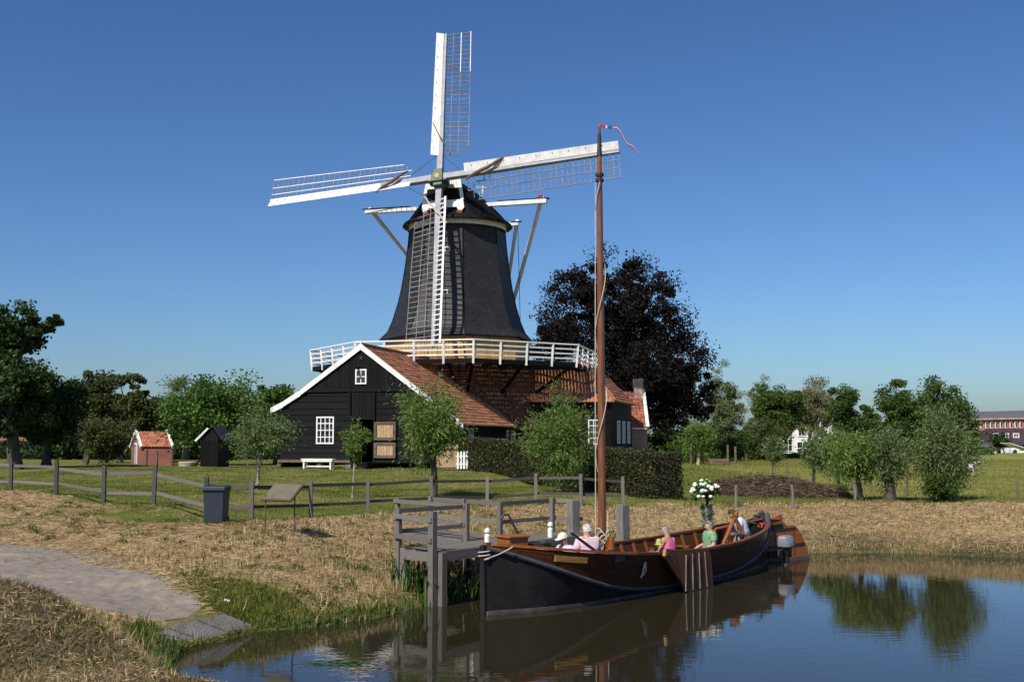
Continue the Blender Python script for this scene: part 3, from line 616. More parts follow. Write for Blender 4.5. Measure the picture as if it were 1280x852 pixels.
# windshaft and poll end with its star
t = MB(); t.tube([HUB-NN*4.2, HUB-NN*.4], [.36, .36], 12); t.build('windshaft', 'iron', mill, smooth=True)
t = MB()
for a, b_ in ((RVEC, UVEC), (UVEC, RVEC)): t.beam(HUB-a*.62, HUB+a*.62, .62, .62, NN)
t.beam(HUB-NN*.5, HUB+NN*.42, .74, .74, UVEC); hub = t.build('poll_end', 'hub_green', mill, bevel=.05)
star = [HUB+NN*.43+(RVEC*math.cos(math.pi*i/8)+UVEC*math.sin(math.pi*i/8))*(.26 if i % 2 == 0 else .12) for i in range(16)]
MB().prism(star, NN*.03).build('star', 'star_yellow', hub)
# ---- sails
L = 11.4
for si, (e, boards, nm) in enumerate(((UVEC, True, 'upright'), (RVEC, True, 'right'), (-UVEC, False, 'hanging'), (-RVEC, True, 'left'))):
    lead = NN.cross(e).normalized()          # turning direction, anticlockwise seen from the front
    if lead.dot({0: -RVEC, 1: UVEC, 2: RVEC, 3: -UVEC}[si]) < 0: lead = -lead
    off = NN*(.14 if si in (1, 3) else -.14); o0 = HUB+off
    t = MB(); t.beam(o0+e*.3, o0+e*L, .38, .36, NN, .20, .17); sail = t.build('sail', 'stock', mill)
    tag(sail, label={0: 'upright sail with white leading board', 1: 'sail reaching toward the mast', 2: 'hanging sail without leading boards', 3: 'sail reaching left over the trees'}[si])
    P_ = R_(27); ld = lead*math.cos(P_)+NN*math.sin(P_)
    if boards:
        n_b = 4; r0, r1 = 1.75, L
        for i in range(n_b):
            ra, rb = r0+(r1-r0)*i/n_b, r0+(r1-r0)*(i+1)/n_b-.012; wa = .54-.04*i/n_b
            a = o0+NN*.12+lead*.06; q = [a+e*ra, a+e*rb, a+e*rb+ld*(wa-.01), a+e*ra+ld*wa]
            MB().prism(q, NN*.035).build('leading_board', 'white', sail)
        for i in range(9): r_ = r0+.5+i*1.02; c = o0+NN*.17+e*r_+ld*.42; MB().box(c, (.035, .035, .05)).build('board_pin', 'iron', sail)
        bar('stock_facing', o0+NN*.125+e*.8-lead*.06, o0+NN*.125+e*(L-.02)-lead*.06, .16, .05, 'stock' if si != 3 else 'white', sail, up=NN)
    else:
        for i in range(30): r_ = 1.5+i*.33; bar('rung', o0+NN*.1+e*r_, o0+NN*.1+e*r_+lead*.5+NN*.12, .06, .05, 'white', sail, up=NN)
        bar('leading_batten', o0+NN*.24+e*1.4+lead*.5, o0+NN*.24+e*(L-.1)+lead*.5, .12, .07, 'white', sail, up=NN)
    # lattice on the trailing side, its pitch easing toward the tip
    W_ = 1.75; nbar = 27; r0 = 1.9
    def tv(r_): p_ = R_(17-13*(r_-r0)/(L-r0)); return -lead*math.cos(p_)-NN*math.sin(p_)
    lm_ = 'lath'
    for i in range(nbar+1):
        r_ = r0+(L-.03-r0)*i/nbar; wi = W_ if i > 1 else W_*(.6+.3*i)
        bar('lattice_bar', o0+e*r_+tv(r_)*.1, o0+e*r_+tv(r_)*wi, .042, .04, 'lath_brown' if (i*7+si) % 11 == 0 else lm_, sail, up=NN)
    for j, w_ in enumerate((.58, 1.1, W_)):
        pts = [r0+(L-r0)*k_/6 for k_ in range(7)]
        if j == 2: pts[0] = r0+.6
        for k_ in range(6):
            bar('lattice_lath', o0+e*pts[k_]+tv(pts[k_])*w_+NN*.03, o0+e*pts[k_+1]+tv(pts[k_+1])*w_+NN*.03, .042, .04, 'white' if (si == 0 and k_ >= 4 and j) or (si == 3) else lm_, sail, up=NN)  # left sail's laths are white: their sunlit look is put into the colour
    # furled sail cloth lashed across the stock
    if si != 2:
        ra = {0: 4.4, 1: 4.6, 3: 4.0}[si]; t = MB(); pts = []
        for i in range(9):
            f = i/8; pts.append(o0+NN*(.3+.12*math.sin(f*3.1))+e*(1.9+(ra-1.9)*f)+lead*(-.62+1.25*f)+UZ*.05*math.sin(f*9))
        t.tube(pts, [.05, .09, .10, .12, .12, .10, .11, .07, .04] if si else [.03]*9, 6); t.build('furled_cloth', 'cloth_brown', sail, smooth=True)
    else:
        t = MB(); pts = [o0+NN*.25+e*(1.2+.18*i)+lead*(-.9+.13*i)+UZ*.06*math.sin(i*1.7) for i in range(13)]; t.tube(pts, .05, 6); t.build('furled_cloth', 'rope', sail, smooth=True)
for a, b_ in ((UVEC*1.9, -RVEC*2.7), (UVEC*1.9, RVEC*1.8), (-RVEC*2.4, -UVEC*1.8)):
    t = MB(); t.tube([HUB+a, HUB+b_], .014, 4); t.build('stay_wire', 'iron', mill)
# ---- cross beams, braces, tail pole
t = MB(); t.beam(cp(.8, -6.15, 18.5), cp(.8, -3.0, 18.5), .3, .26); t.beam(cp(.8, 3.0, 18.5), cp(.8, 6.2, 18.5), .34, .3); t.beam(cp(.8, -3.0, 18.48), cp(.8, 3.0, 18.48), .28, .24)
t.build('long_cross_beam', 'white', mill, bevel=.015)
for a, b_ in ((-6.3, -3.0), (3.0, 6.35)): bar('beam_cover', cp(.8, a, 18.67), cp(.8, b_, 18.67), .4, .035, 'tar', mill)
t = MB(); t.beam(cp(-2.2, -3.5, 17.75), cp(-2.2, 3.5, 17.75), .24, .24); t.build('short_cross_beam', 'white', mill, bevel=.015)
bar('beam_cover', cp(-2.2, 3.0, 17.9), cp(-2.2, 3.7, 17.9), .34, .03, 'tar', mill)
T_ = cp(-8.6, 0, 9.0)
for p in (cp(.8, -5.9, 18.75), cp(.8, 5.9, 18.75), cp(-2.2, 3.4, 18.0), cp(-2.2, -3.4, 18.0)): bar('brace', p, T_, .2, .2, 'white' if p.z > 18.5 and True else 'white', mill)
bar('tail_pole', cp(-2.0, 0, 18.6), T_+Vector((0, 0, -.5)), .34, .34, 'white', mill)
t = MB(); p = cp(.8, 5.75, 18.72)
for i in range(8): t.lathe(p+Vector((random.uniform(-.14, .14), random.uniform(-.1, .1), random.uniform(.02, .16))), [(0, -.07), (.07, -.02), (.06, .05), (0, .08)], 6)
t.build('red_pennant_knot', 'flag_red', mill, smooth=True)
t = MB(); t.tube([cp(-2.2, 3.45, 17.6), cp(-2.4, 3.6, 9.3)], .02, 5); t.build('chain', 'iron', mill)

# ================================================================== barn
BR = R_(16); BX = Vector((math.cos(BR), -math.sin(BR), 0)); BYv = Vector((math.sin(BR), math.cos(BR), 0)); BA = Vector((-7.83, 58, 0))
def bp3(u, v, z): return BA+BX*u+BYv*v+Vector((0, 0, z))
ZB = 2.06; ZA = 8.38
barn = thing('barn', bp3(0, 0, ZB), 'black tarred wooden barn with white verge boards, orange pantiles and open door', 'barn')
roofL = [(0, ZA), (3.4, 6.02), (4.4, 5.42), (5.05, 5.12)]; roofR = [(0, ZA), (5.6, 4.25)]
def roof_z(u): return np.interp(-u, [a for a, _ in roofL], [z for _, z in roofL]) if u < 0 else np.interp(u, [0, 5.6], [ZA, 4.25])
LEN = 10
WL, WR = -4.55, 4.9
# inner dark shell
t = MB(); poly = [(WL+.05, ZB+.3), (WR-.05, ZB+.3), (WR-.05, roof_z(WR)-.25), (0, ZA-.3), (-3.4, 5.8), (WL+.05, roof_z(WL)-.2)]
doorL, doorR, doorT = -.52, .72, 4.55
t.add([bp3(WL, .25, ZB), bp3(WL, LEN, ZB), bp3(WL, LEN, roof_z(WL)-.1), bp3(WL, .25, roof_z(WL)-.1)], [(0, 1, 2, 3)])
t.add([bp3(WR, .25, ZB), bp3(WR, LEN, ZB), bp3(WR, LEN, roof_z(WR)-.1), bp3(WR, .25, roof_z(WR)-.1)], [(0, 1, 2, 3)])
t.add([bp3(u, LEN, z) for u, z in poly], [tuple(range(6))])
t.add([bp3(u, .1, z) for u, z in [(WL, ZB+.35), (doorL, ZB+.35), (doorL, roof_z(doorL)-.2), (-3.4, 5.8), (WL, roof_z(WL)-.2)]], [tuple(range(5))])
t.add([bp3(u, .1, z) for u, z in [(doorR, ZB+.35), (WR, ZB+.35), (WR, roof_z(WR)-.25), (doorR, roof_z(doorR)-.2)]], [tuple(range(4))])
t.add([bp3(u, .1, z) for u, z in [(doorL, doorT), (doorR, doorT), (doorR, roof_z(doorR)-.2), (0, ZA-.3), (doorL, roof_z(doorL)-.2)]], [tuple(range(5))])
t.add([bp3(WL, .1, ZB+.3), bp3(WR, .1, ZB+.3), bp3(WR, LEN, ZB+.3), bp3(WL, LEN, ZB+.3)], [(0, 1, 2, 3)])
wall = t.build('wall', 'tar_plain', barn)
# horizontal boards below, vertical boards in the gable
ZH = 6.05; zc = ZB+.42; bi = 0
while zc < ZH-.05:
    hgt = [.34, .30, .36, .32, .38, .30][bi % 6]; zm = zc+hgt/2; bi += 1
    uL = WL
    if roof_z(WL) < zm+hgt/2+.12:
        uL = -float(np.interp(-(zm+hgt/2+.12), [-z for _, z in roofL], [a for a, _ in roofL]))
    uR = min(WR, (ZA-(zm+hgt/2)-.12)/(ZA-4.25)*5.6)
    segs = [(uL, doorL-.03), (doorR+.03, uR)] if zm < ZH-.0 else [(uL, uR)]
    if zm > doorT: segs = [(uL, doorL-.03), (doorR+.03, uR)]
    for a, b_ in segs:
        if b_-a < .2: continue
        bar('wall_board', bp3(a, .05-random.uniform(0, .012), zm), bp3(b_, .05-random.uniform(0, .012), zm), .05, hgt-.02, 'tar', barn, up=UZ+BYv*.08)
    zc += hgt
bar('gable_rail', bp3(-3.55, -.02, ZH+.02), bp3(3.0, -.02, ZH+.02), .1, .12, 'tar', barn)
u = -3.3
while u < 3.1:
    zt_ = roof_z(u+.1 if u < 0 else u+.1)-.15
    if zt_ > ZH+.15: bar('gable_board', bp3(u+.1, .04-random.uniform(0, .015), ZH+.08), bp3(u+.1, .04, min(zt_, roof_z(u)-.15, roof_z(u+.2)-.15)), .19, .05, 'tar', barn, up=BYv)
    u += .2
for i in range(6): u = doorL+.03+i*.205; bar('hatch_board', bp3(u+.1, -.005-.008*(i % 2), doorT+.04), bp3(u+.1, -.005, ZH-.04), .19, .05, 'tar', barn, up=BYv)
bar('door_lintel', bp3(doorL-.1, -.03, doorT+.1), bp3(doorR+.1, -.03, doorT+.1), .08, .16, 'tar', barn)
for u in (doorL-.07, doorR+.07): bar('door_post', bp3(u, -.02, ZB+.3), bp3(u, -.02, ZH), .1, .12, 'tar', barn, up=BYv)
bar('sill_beam', bp3(WL-.1, -.03, ZB+.36), bp3(doorL, -.03, ZB+.36), .12, .14, 'brown_wood', barn); bar('sill_beam', bp3(doorR, -.03, ZB+.36), bp3(WR, -.03, ZB+.36), .12, .14, 'tar', barn)
for u in (-4.6, -2.3, -.6): MB().prism([bp3(u-.25, 0, ZB-.05), bp3(u+.05, 0, ZB-.05), bp3(u+.12, 0, ZB+.3), bp3(u-.05, 0, ZB+.3)], BYv*.3).build('foot_pad', 'brown_wood' if u < -3 else 'grey_wood_w', barn)
# open stable door, two leaves folded back against the front
for z0, z1 in ((ZB+.55, ZB+1.32), (ZB+1.45, ZB+2.38)):
    fr = MB(); c0, c1 = doorR+.1, doorR+1.28
    for u in (c0+.06, c1-.06): fr.beam(bp3(u, -.1, z0), bp3(u, -.1, z1), .07, .14, BX)
    for z in (z0+.06, z1-.06): fr.beam(bp3(c0+.13, -.098, z), bp3(c1-.13, -.098, z), .066, .15)
    leaf = fr.build('door_leaf', 'brown_wood', barn)
    for i in range(5): u = c0+.24+i*.175; bar('door_plank', bp3(u, -.085, z0+.1), bp3(u, -.085, z1-.1), .165, .03, 'pale_wood', leaf, up=BYv)
window(bp3(-1.98, .03, 4.02), 1.0, 1.42, barn, BX, 4, 4, .07); window(bp3(0.02, 0, 6.78), .62, .78, barn, BX, 2, 2, .07)
bar('hoist_beam', bp3(-.12, 0, 7.2), bp3(-.12, -.5, 7.2), .09, .1, 'tar', barn); MB().box(bp3(.0, -.01, 7.75), (.14, .06, .16), -BR).build('vent_hole', 'glass', barn)
window(bp3(WR+.03, 3.2, 3.75), .8, .8, barn, BYv, 3, 2, .06)
# roof
tile_roof('roof_tiles', [bp3(5.6, 0, 4.25), bp3(5.6, LEN, 4.25), bp3(0, LEN, ZA), bp3(0, 0, ZA)], barn)
for (a, za), (c, zc_) in zip(roofL[:-1], roofL[1:]): tile_roof('roof_tiles', [bp3(-c, LEN, zc_), bp3(-c, 0, zc_), bp3(-a, 0, za), bp3(-a, LEN, za)], barn)
t = MB(); t.tube([bp3(0, .0, ZA+.07), bp3(0, LEN, ZA+.07)], .11, 8); t.build('ridge_tiles', 'tile', barn)
t = MB(); t.add([bp3(u, v, z-.04) for v in (0.02, LEN) for u, z in [(5.55, 4.28), (0, ZA), (-3.4, 6.02), (-4.4, 5.42), (-5.0, 5.14)]], [(0, 1, 6, 5), (1, 2, 7, 6), (2, 3, 8, 7), (3, 4, 9, 8)]); t.build('roof_boarding', 'tar_plain', barn)
for pts in ([(0, ZA), (-3.4, 6.02), (-4.4, 5.42), (-5.12, 5.08)], [(0, ZA), (5.62, 4.24)]):
    t = MB()
    for (a, za), (c, zc_) in zip(pts[:-1], pts[1:]):
        q = [bp3(a, -.1, za+.12), bp3(c, -.1, zc_+.12), bp3(c, -.1, zc_-.17), bp3(a, -.1, za-.20)]; t.prism(q, BYv*.07)
    t.build('verge_board', 'white', barn)
MB().tube([bp3(0, -.06, ZA+.1), bp3(0, -.06, ZA+.28)], .05, 6).build('finial', 'white_clean', barn)
# pale plank door in the dark link wall and its picket gate
pd0 = at(558, 590, 55.6); lw = thing('plank_door', (pd0.x, pd0.y, zt(pd0.x, pd0.y)), 'pale unpainted plank door leaf beside the hedge end', 'door')
for i in range(6): bar('plank', (pd0.x-.52+i*.2, pd0.y-.02*i, lw.location.z+.05), (pd0.x-.52+i*.2, pd0.y-.02*i, lw.location.z+1.28), .19, .05, 'pale_wood', lw, up=(0, 1, 0))
for z in (.2, 1.1): bar('ledge', (pd0.x-.6, pd0.y-.06, lw.location.z+z), (pd0.x+.6, pd0.y-.16, lw.location.z+z), .05, .12, 'pale_wood', lw)
pg = at(578, 588, 55.2); zg_ = zt(pg.x, pg.y); gate = thing('picket_gate', (pg.x, pg.y, zg_), 'small white picket gate at the near end of the hedge', 'gate')
for i in range(4):
    x = pg.x-.22+i*.15; MB().prism([(x-.05, pg.y, zg_+.06), (x+.05, pg.y, zg_+.06), (x+.05, pg.y, zg_+.86), (x, pg.y, zg_+.95), (x-.05, pg.y, zg_+.86)], (0, .03, 0)).build('picket', 'white_clean', gate)
for z in (.3, .68): bar('rail', (pg.x-.3, pg.y+.05, zg_+z), (pg.x+.32, pg.y+.05, zg_+z), .03, .08, 'white_clean', gate)
# white bench
bc = bp3(-1.85, -1.0, 0); zb = zt(bc.x, bc.y); bench = thing('garden_bench', (bc.x, bc.y, zb), 'low white backless bench against the black barn front', 'bench')
for i in range(3): bar('seat_slat', bc+BX*-.88+BYv*(-.16+i*.15)+UZ*(zb+.5), bc+BX*.88+BYv*(-.16+i*.15)+UZ*(zb+.5), .135, .05, 'white_clean', bench)
bar('apron', bc+BX*-.85-BYv*.2+UZ*(zb+.43), bc+BX*.85-BYv*.2+UZ*(zb+.43), .03, .1, 'white_clean', bench)
for a in (-.74, .74):
    for c in (-.15, .15): bar('leg', bc+BX*a+BYv*c+UZ*(zb-.03), bc+BX*a+BYv*c+UZ*(zb+.475), .08, .08, 'white_clean', bench, up=BX)
bar('stretcher', bc+BX*-.7+UZ*(zb+.14), bc+BX*.7+UZ*(zb+.14), .05, .07, 'white_clean', bench)
# brick outhouse with chimney behind the lower mill
oh = thing('brick_outhouse', (8.6, 78, 2), 'narrow brick outbuilding with white verge and chimney under the copper beech', 'building')
t = MB(); x0, x1, y0, y1 = 6.0, 9.05, 75.2, 79.4; t.prism([(x1, y0, 1.6), (x1, y1, 1.6), (x1, y1, 4.5), (x1, (y0+y1)/2, 6.7), (x1, y0, 4.5)], (x0-x1, 0, 0)); t.build('wall', 'brick_pale', oh)
tile_roof('roof_tiles', [(x0, y0-.25, 4.35), (x1-.12, y0-.25, 4.35), (x1-.12, (y0+y1)/2, 6.85), (x0, (y0+y1)/2, 6.85)], oh, 'tile_new'); tile_roof('roof_tiles', [(x1-.12, y1+.25, 4.35), (x0, y1+.25, 4.35), (x0, (y0+y1)/2, 6.85), (x1-.12, (y0+y1)/2, 6.85)], oh, 'tile_new')
MB().beam((x1, y0-.3, 4.35), (x1, (y0+y1)/2, 6.95), .22, .2).beam((x1, y1+.3, 4.35), (x1, (y0+y1)/2, 6.95), .22, .2).build('verge_board', 'white', oh)
MB().box((x1-.35, (y0+y1)/2-.1, 6.95), (.62, .7, 1.5)).build('chimney', 'brick_pale', oh); MB().box((x0+2.4, y0-.16, 4.3), (1.4, .12, .14)).build('gutter', 'white', oh)

# ================================================================== trees
def trunk_mesh(base, top, r0, limbs, bark, parent, lean=0):
    t = MB(); base = Vector(base); top = Vector(top); pts = []; rad = []
    for i in range(7):
        f = i/6; p = base.lerp(top, f)+Vector((math.sin(f*4+base.x)*.05*r0*8*f, math.cos(f*3+base.y)*.04*r0*8*f, 0)); pts.append(p); rad.append(r0*(1.35 if i == 0 else 1-.45*f))
    t.tube(pts, rad, 9)
    for e in limbs:
        e = Vector(e); s = pts[3].lerp(pts[6], random.random()); mid = s.lerp(e, .5)+Vector((0, 0, .12*(e-s).length)); L_ = (e-s).length
        t.tube([s, mid, e], [r0*.45, r0*.26, r0*.07], 5)
    return t.build('trunk', bark, parent, smooth=True)
def crown_pts(c, rx, ry, rz, n, K, rc, rng, shell=.55, lump=.22, flat=.75, skew=0):
    d = unitv(rng.normal(size=(K, 3))); ph = rng.random(6)*6.28
    lum = 1+lump*(np.sin(d[:, 0]*3.1+ph[0])*np.sin(d[:, 2]*2.7+ph[1])+.6*np.sin(d[:, 1]*5+ph[2])*np.sin(d[:, 2]*5.3+ph[3])+.5*np.sin(d[:, 0]*7+ph[4]))
    rad = np.where(rng.random(K) < .3, .15+.5*rng.random(K), (shell+(1-shell)*rng.random(K)**.5))*lum
    q = d*rad[:, None]; q[:, 2] = np.where(q[:, 2] < 0, q[:, 2]*.95, q[:, 2])
    cen = np.array(c)+q*np.array([rx, ry, rz]); cr = rc*(.45+1.0*rng.random(K)); cv = rng.random(K)
    k = rng.integers(0, K, n); off = np.clip(rng.normal(size=(n, 3))*.52, -.95, .95); off[:, 2] *= flat
    P = cen[k]+off*cr[k][:, None]; out = unitv((P-np.array(c))/np.array([rx, ry, rz]))
    return P, out, off, cv[k], cen
def tree(name, label, px, Y, top, l_px, r_px, bot, mat, n_leaf, lL, lW, tr, group, K=70, rcf=.24, bark='bark', shell=.5, lump=.22, droop=0., trunk_px=None, seed=1, ryf=.9, lobes=None, trunk_top=.55):
    n = int(n_leaf*(2.3 if n_leaf < 30000 else 1.3)); lL *= .72; lW *= .72
    rng = np.random.default_rng(seed); x = xat(trunk_px if trunk_px else px, Y); z0 = zt(x, Y)
    root = thing(name, (x, Y, z0), label, 'tree', group)
    zt_, zb_ = zat(top, Y), max(zat(bot, Y), z0+.3); xl, xr = xat(l_px, Y), xat(r_px, Y); c = ((xl+xr)/2, Y, (zt_+zb_)/2); rx, rz = (xr-xl)/2, (zt_-zb_)/2
    parts = [(c, rx*.93, rx*ryf, rz*.93, 1.)]
    if lobes:
        parts = [((xl+(xr-xl)*a, Y+o_*rx, zb_+(zt_-zb_)*b_), rx*s1, rx*s1*.95, rz*s2, wt) for a, b_, s1, s2, o_, wt in lobes]
    PP, DD, VV, CEN = [], [], [], []; tot = sum(p[4] for p in parts)
    for (cc, a, b_, c_, wt) in parts:
        nn2 = int(n*wt/tot); P, out, off, cv, cen = crown_pts(cc, a, b_, c_, nn2, max(14, int(K*1.9*wt/tot)), rcf*1.25*min(a, c_*1.3), rng, shell, lump)
        D = unitv(rng.normal(size=P.shape)+out*.5+np.array([0, 0, -droop])); v = .45*rng.random(nn2)+.45*cv+.1*rng.random()
        PP.append(P); DD.append(D); VV.append(v); CEN.append(cen)
    P, D, v, cen = np.concatenate(PP), np.concatenate(DD), np.concatenate(VV), np.concatenate(CEN)
    s = rng.random(len(P))*.7+.65
    leafmesh('crown', P, D, lL*s*.9, lW*s*.9, v, mat, root)
    sel = cen[rng.choice(len(cen), min(12, len(cen)), replace=False)]
    trunk_mesh((x, Y, z0-.1), (x+(c[0]-x)*.6, Y, z0+(zt_-z0)*trunk_top), tr, [Vector(e) for e in sel], bark, root); return root
def willow(name, label, px, Y, top, l_px, r_px, bot, knob_py, mat, n, tr, group, shoots=130, lL=.16, lW=.036, bark='bark', seed=1, low=-.3, base_px=None, droop=.25, cat='tree'):
    n = int(n*1.6); lL *= .85; lW *= .85; shoots = int(shoots*1.25)
    rng = np.random.default_rng(seed); xb = xat(base_px or px, Y); z0 = zt(xb, Y); root = thing(name, (xb, Y, z0), label, cat, group)
    x = xat(px, Y); zk = zat(knob_py, Y); zt_, zb_ = zat(top, Y), zat(bot, Y); rx = (xat(r_px, Y)-xat(l_px, Y))/2; xc = (xat(r_px, Y)+xat(l_px, Y))/2
    K = np.array([x, Y, zk]); C = np.array([xc, Y, (zt_+zb_)/2]); RR = np.array([rx, rx*.92, (zt_-zb_)/2])
    d = unitv(rng.normal(size=(shoots, 3))); ph_ = rng.random(4)*6.28; lm = 1+.20*np.sin(d[:, :1]*3+ph_[0])*np.sin(d[:, 2:]*3.4+ph_[1])+.12*np.sin(d[:, 1:2]*5+ph_[2]); E = C+d*RR*(.52+.52*rng.random((shoots, 1))**.7)*lm
    per = n//shoots; f = (.22+.8*rng.random((shoots, per)))[..., None]
    mid = (K+E)/2+np.array([0, 0, .16])*np.linalg.norm(E-K, axis=1, keepdims=True)
    pos = (1-f)**2*K+2*f*(1-f)*mid[:, None]+f**2*E[:, None]
    tang = 2*(1-f)*(mid[:, None]-K)+2*f*(E-mid)[:, None]; tang = unitv(tang.reshape(-1, 3))
    wob = rng.normal(size=(shoots, per, 3))*.055*np.linalg.norm(RR); P = (pos+wob*(.4+f)).reshape(-1, 3)
    D = unitv(tang+.75*rng.normal(size=P.shape)+np.array([0, 0, -droop])); sv = rng.random((shoots, 1)); v = (.5*sv+.5*rng.random((shoots, per))).ravel(); s = .5+1.0*rng.random(len(P))
    leafmesh('crown', P, D, lL*s, lW*s, v, mat, root)
    t = MB(); b0 = Vector((xb, Y, z0-.1)); k_ = Vector((x, Y, zk)); t.tube([b0, b0.lerp(k_, .3)+Vector((.03*tr*10, 0, 0)), b0.lerp(k_, .7), k_, k_+Vector((0, 0, .12))], [tr*1.3, tr, tr*.92, tr*1.2, tr*.5], 9)
    for i in range(min(16, shoots)):
        a = Vector(E[i]); mm_ = Vector(mid[i]); t.tube([k_, mm_, k_.lerp(a, .85)+Vector((0, 0, .05))], [tr*.3, tr*.16, tr*.06], 4)
    t.build('trunk', bark, root, smooth=True); return root

G1 = 'young pollard willows behind the rail fence'
willow('willow_tree', 'slender young willow with a round grey green crown beside the grey bin', 326, 41, 508, 284, 371, 582, 548, 'leaf_willow_grey', 6500, .055, G1, 110, seed=21, base_px=322, bark='bark_pale')
willow('willow_sapling', 'smallest thin willow sapling in front of the open barn door', 444, 39.5, 524, 427, 462, 574, 560, 'leaf_willow', 2600, .03, G1, 60, .13, .032, seed=22, base_px=441, bark='bark_pale')
willow('willow_tree', 'dense bright willow with a dark trunk covering the barn corner', 541, 40, 470, 488, 585, 588, 545, 'leaf_willow', 11000, .11, G1, 170, .17, .04, seed=23, base_px=543, droop=.6)
willow('willow_tree', 'bright spiky willow in front of the clipped hedge and lower mill', 699, 43, 486, 653, 744, 606, 572, 'leaf_willow', 10500, .10, G1, 160, .17, .04, seed=24, base_px=700, droop=.2, bark='bark_grey')
G2 = 'pollard willows along the far ditch'
willow('willow_tree', 'grey green willow with a leaning split trunk beside the big bushy willow', 1107, 43.6, 530, 1072, 1140, 612, 570, 'leaf_willow_grey', 8500, .20, G2, 150, .17, .042, seed=31, base_px=1110, droop=.4)
willow('willow_tree', 'grey green willow with a single upright trunk left of the split one', 1068, 43.8, 534, 1028, 1098, 612, 575, 'leaf_willow', 8000, .10, G2, 150, .17, .042, seed=32, base_px=1074, droop=.4)
willow('willow_tree', 'small willow farther back at the left end of the pollard row', 1018, 54, 536, 1000, 1046, 590, 570, 'leaf_willow_grey', 4000, .08, G2, 90, .2, .05, seed=33, base_px=1014, droop=.3)
willow('willow_tree', 'half hidden willow between the back pollard and the upright trunk', 1044, 50, 538, 1024, 1066, 600, 572, 'leaf_willow_grey', 4000, .08, G2, 90, .2, .05, seed=34, base_px=1047, droop=.3)
willow('willow_bush', 'largest willow, bushy down to the ground behind the cut stump', 1178, 43.2, 513, 1136, 1220, 618, 585, 'leaf_willow_grey', 14000, .12, G2, 220, .17, .042, seed=35, base_px=1180, droop=.3)
willow('willow_bush', 'low leafy shoots at the foot of the big bushy willow', 1172, 42.6, 592, 1150, 1200, 624, 612, 'leaf_oak', 2600, .04, G2, 60, .14, .05, seed=36, droop=.1)
willow('willow_tree', 'young staked willow with a round crown near the garden hedge', 873, 74, 522, 850, 897, 568, 548, 'leaf_willow', 5000, .1, None, 110, .24, .06, seed=37, base_px=872, bark='pale_wood')
willow('willow_sapling', 'thin sapling standing alone in the meadow before the white house', 966, 60, 540, 953, 984, 582, 565, 'leaf_willow_grey', 1800, .05, None, 60, .2, .05, seed=38, base_px=964)
G3 = 'trees beyond the lawn'
tree('chestnut_tree', 'tall dark chestnut at the picture edge rising above all its neighbours', 20, 62, 366, -75, 78, 562, 'leaf_chestnut', 17000, .34, .22, .38, G3, 90, .22, seed=41, trunk_px=20, lobes=[(.45, .76, .62, .40, 0, 1.2), (.75, .80, .36, .18, 0, .5), (.35, .45, .85, .42, 0, 1.4), (.72, .42, .42, .26, -.2, .8), (.55, .2, .80, .26, 0, 1.)], shell=.45)
tree('chestnut_tree', 'dark low spreading chestnut touching the tall one', 62, 66, 452, 22, 106, 566, 'leaf_chestnut', 9000, .32, .2, .3, G3, 60, .25, seed=42, trunk_px=59, lump=.3, trunk_top=.4)
tree('orchard_tree', 'olive green tree with a pointed top next to the dark chestnuts', 118, 80, 466, 84, 150, 574, 'leaf_olive', 12000, .34, .2, .2, G3, 60, .26, seed=43, trunk_px=108, lump=.3)
tree('alder_tree', 'tree with a thin bare-stemmed tuft rising from its top', 163, 86, 456, 128, 200, 570, 'leaf_olive', 14000, .34, .2, .22, G3, 60, .22, seed=44, lump=.25, trunk_px=150, lobes=[(.5, .40, .95, .46, 0, 1.4), (.3, .55, .5, .28, 0, .7), (.5, .84, .62, .22, 0, .13), (.55, .64, .42, .26, 0, .3)])
tree('white_willow_tree', 'pale silvery willow between the alder and the bright linden', 232, 100, 468, 190, 282, 580, 'leaf_willow_grey', 9000, .36, .12, .35, G3, 60, .22, seed=45, droop=.6, bark='bark_grey')
tree('linden_tree', 'bright green broad linden above the black hut', 268, 78, 473, 216, 326, 568, 'leaf_linden', 10000, .32, .24, .3, G3, 55, .26, seed=46, trunk_px=276, lump=.28)
tree('linden_tree', 'bright green linden half hidden by the barn roof', 346, 82, 479, 314, 382, 566, 'leaf_linden', 6500, .32, .24, .25, G3, 45, .28, seed=47, lump=.28)
tree('orchard_tree', 'shadowy small tree in front of the brick shed', 128, 72, 520, 92, 162, 576, 'leaf_olive', 4000, .24, .14, .12, G3, 40, .28, seed=48, trunk_px=108, shell=.4)
tree('orchard_tree', 'slim tree leaning behind the brick shed gable', 190, 92, 500, 160, 222, 574, 'leaf_oak', 5000, .32, .18, .14, G3, 40, .3, seed=49, trunk_px=150)
tree('copper_beech_tree', 'huge dark purple copper beech behind the boat mast', 778, 94, 311, 648, 897, 556, 'leaf_beech', 100000, .33, .21, .75, None, 330, .135, seed=51, lump=.07, shell=.68, lobes=[(.48, .555, .76, .86, 0, 3.2), (.55, .36, .86, .62, 0, 2.0), (.82, .32, .36, .46, 0, .8), (.18, .42, .34, .40, 0, .7), (.72, .2, .5, .36, -.1, .8), (.36, .74, .34, .40, -.2, .6), (.62, .74, .34, .40, -.2, .6)], trunk_top=.45)
G4 = 'trees beyond the meadow'
tree('birch_tree', 'tall pale drooping birch right beside the copper beech', 905, 112, 460, 882, 929, 566, 'leaf_birch', 7500, .36, .12, .18, G4, 60, .22, seed=61, droop=1., bark='bark_pale', lump=.2)
tree('birch_tree', 'pale birch with thin upper branches left of the dense oak', 952, 124, 474, 932, 974, 560, 'leaf_birch', 4500, .36, .12, .2, G4, 50, .2, seed=62, droop=.7, bark='bark_pale', lump=.3)
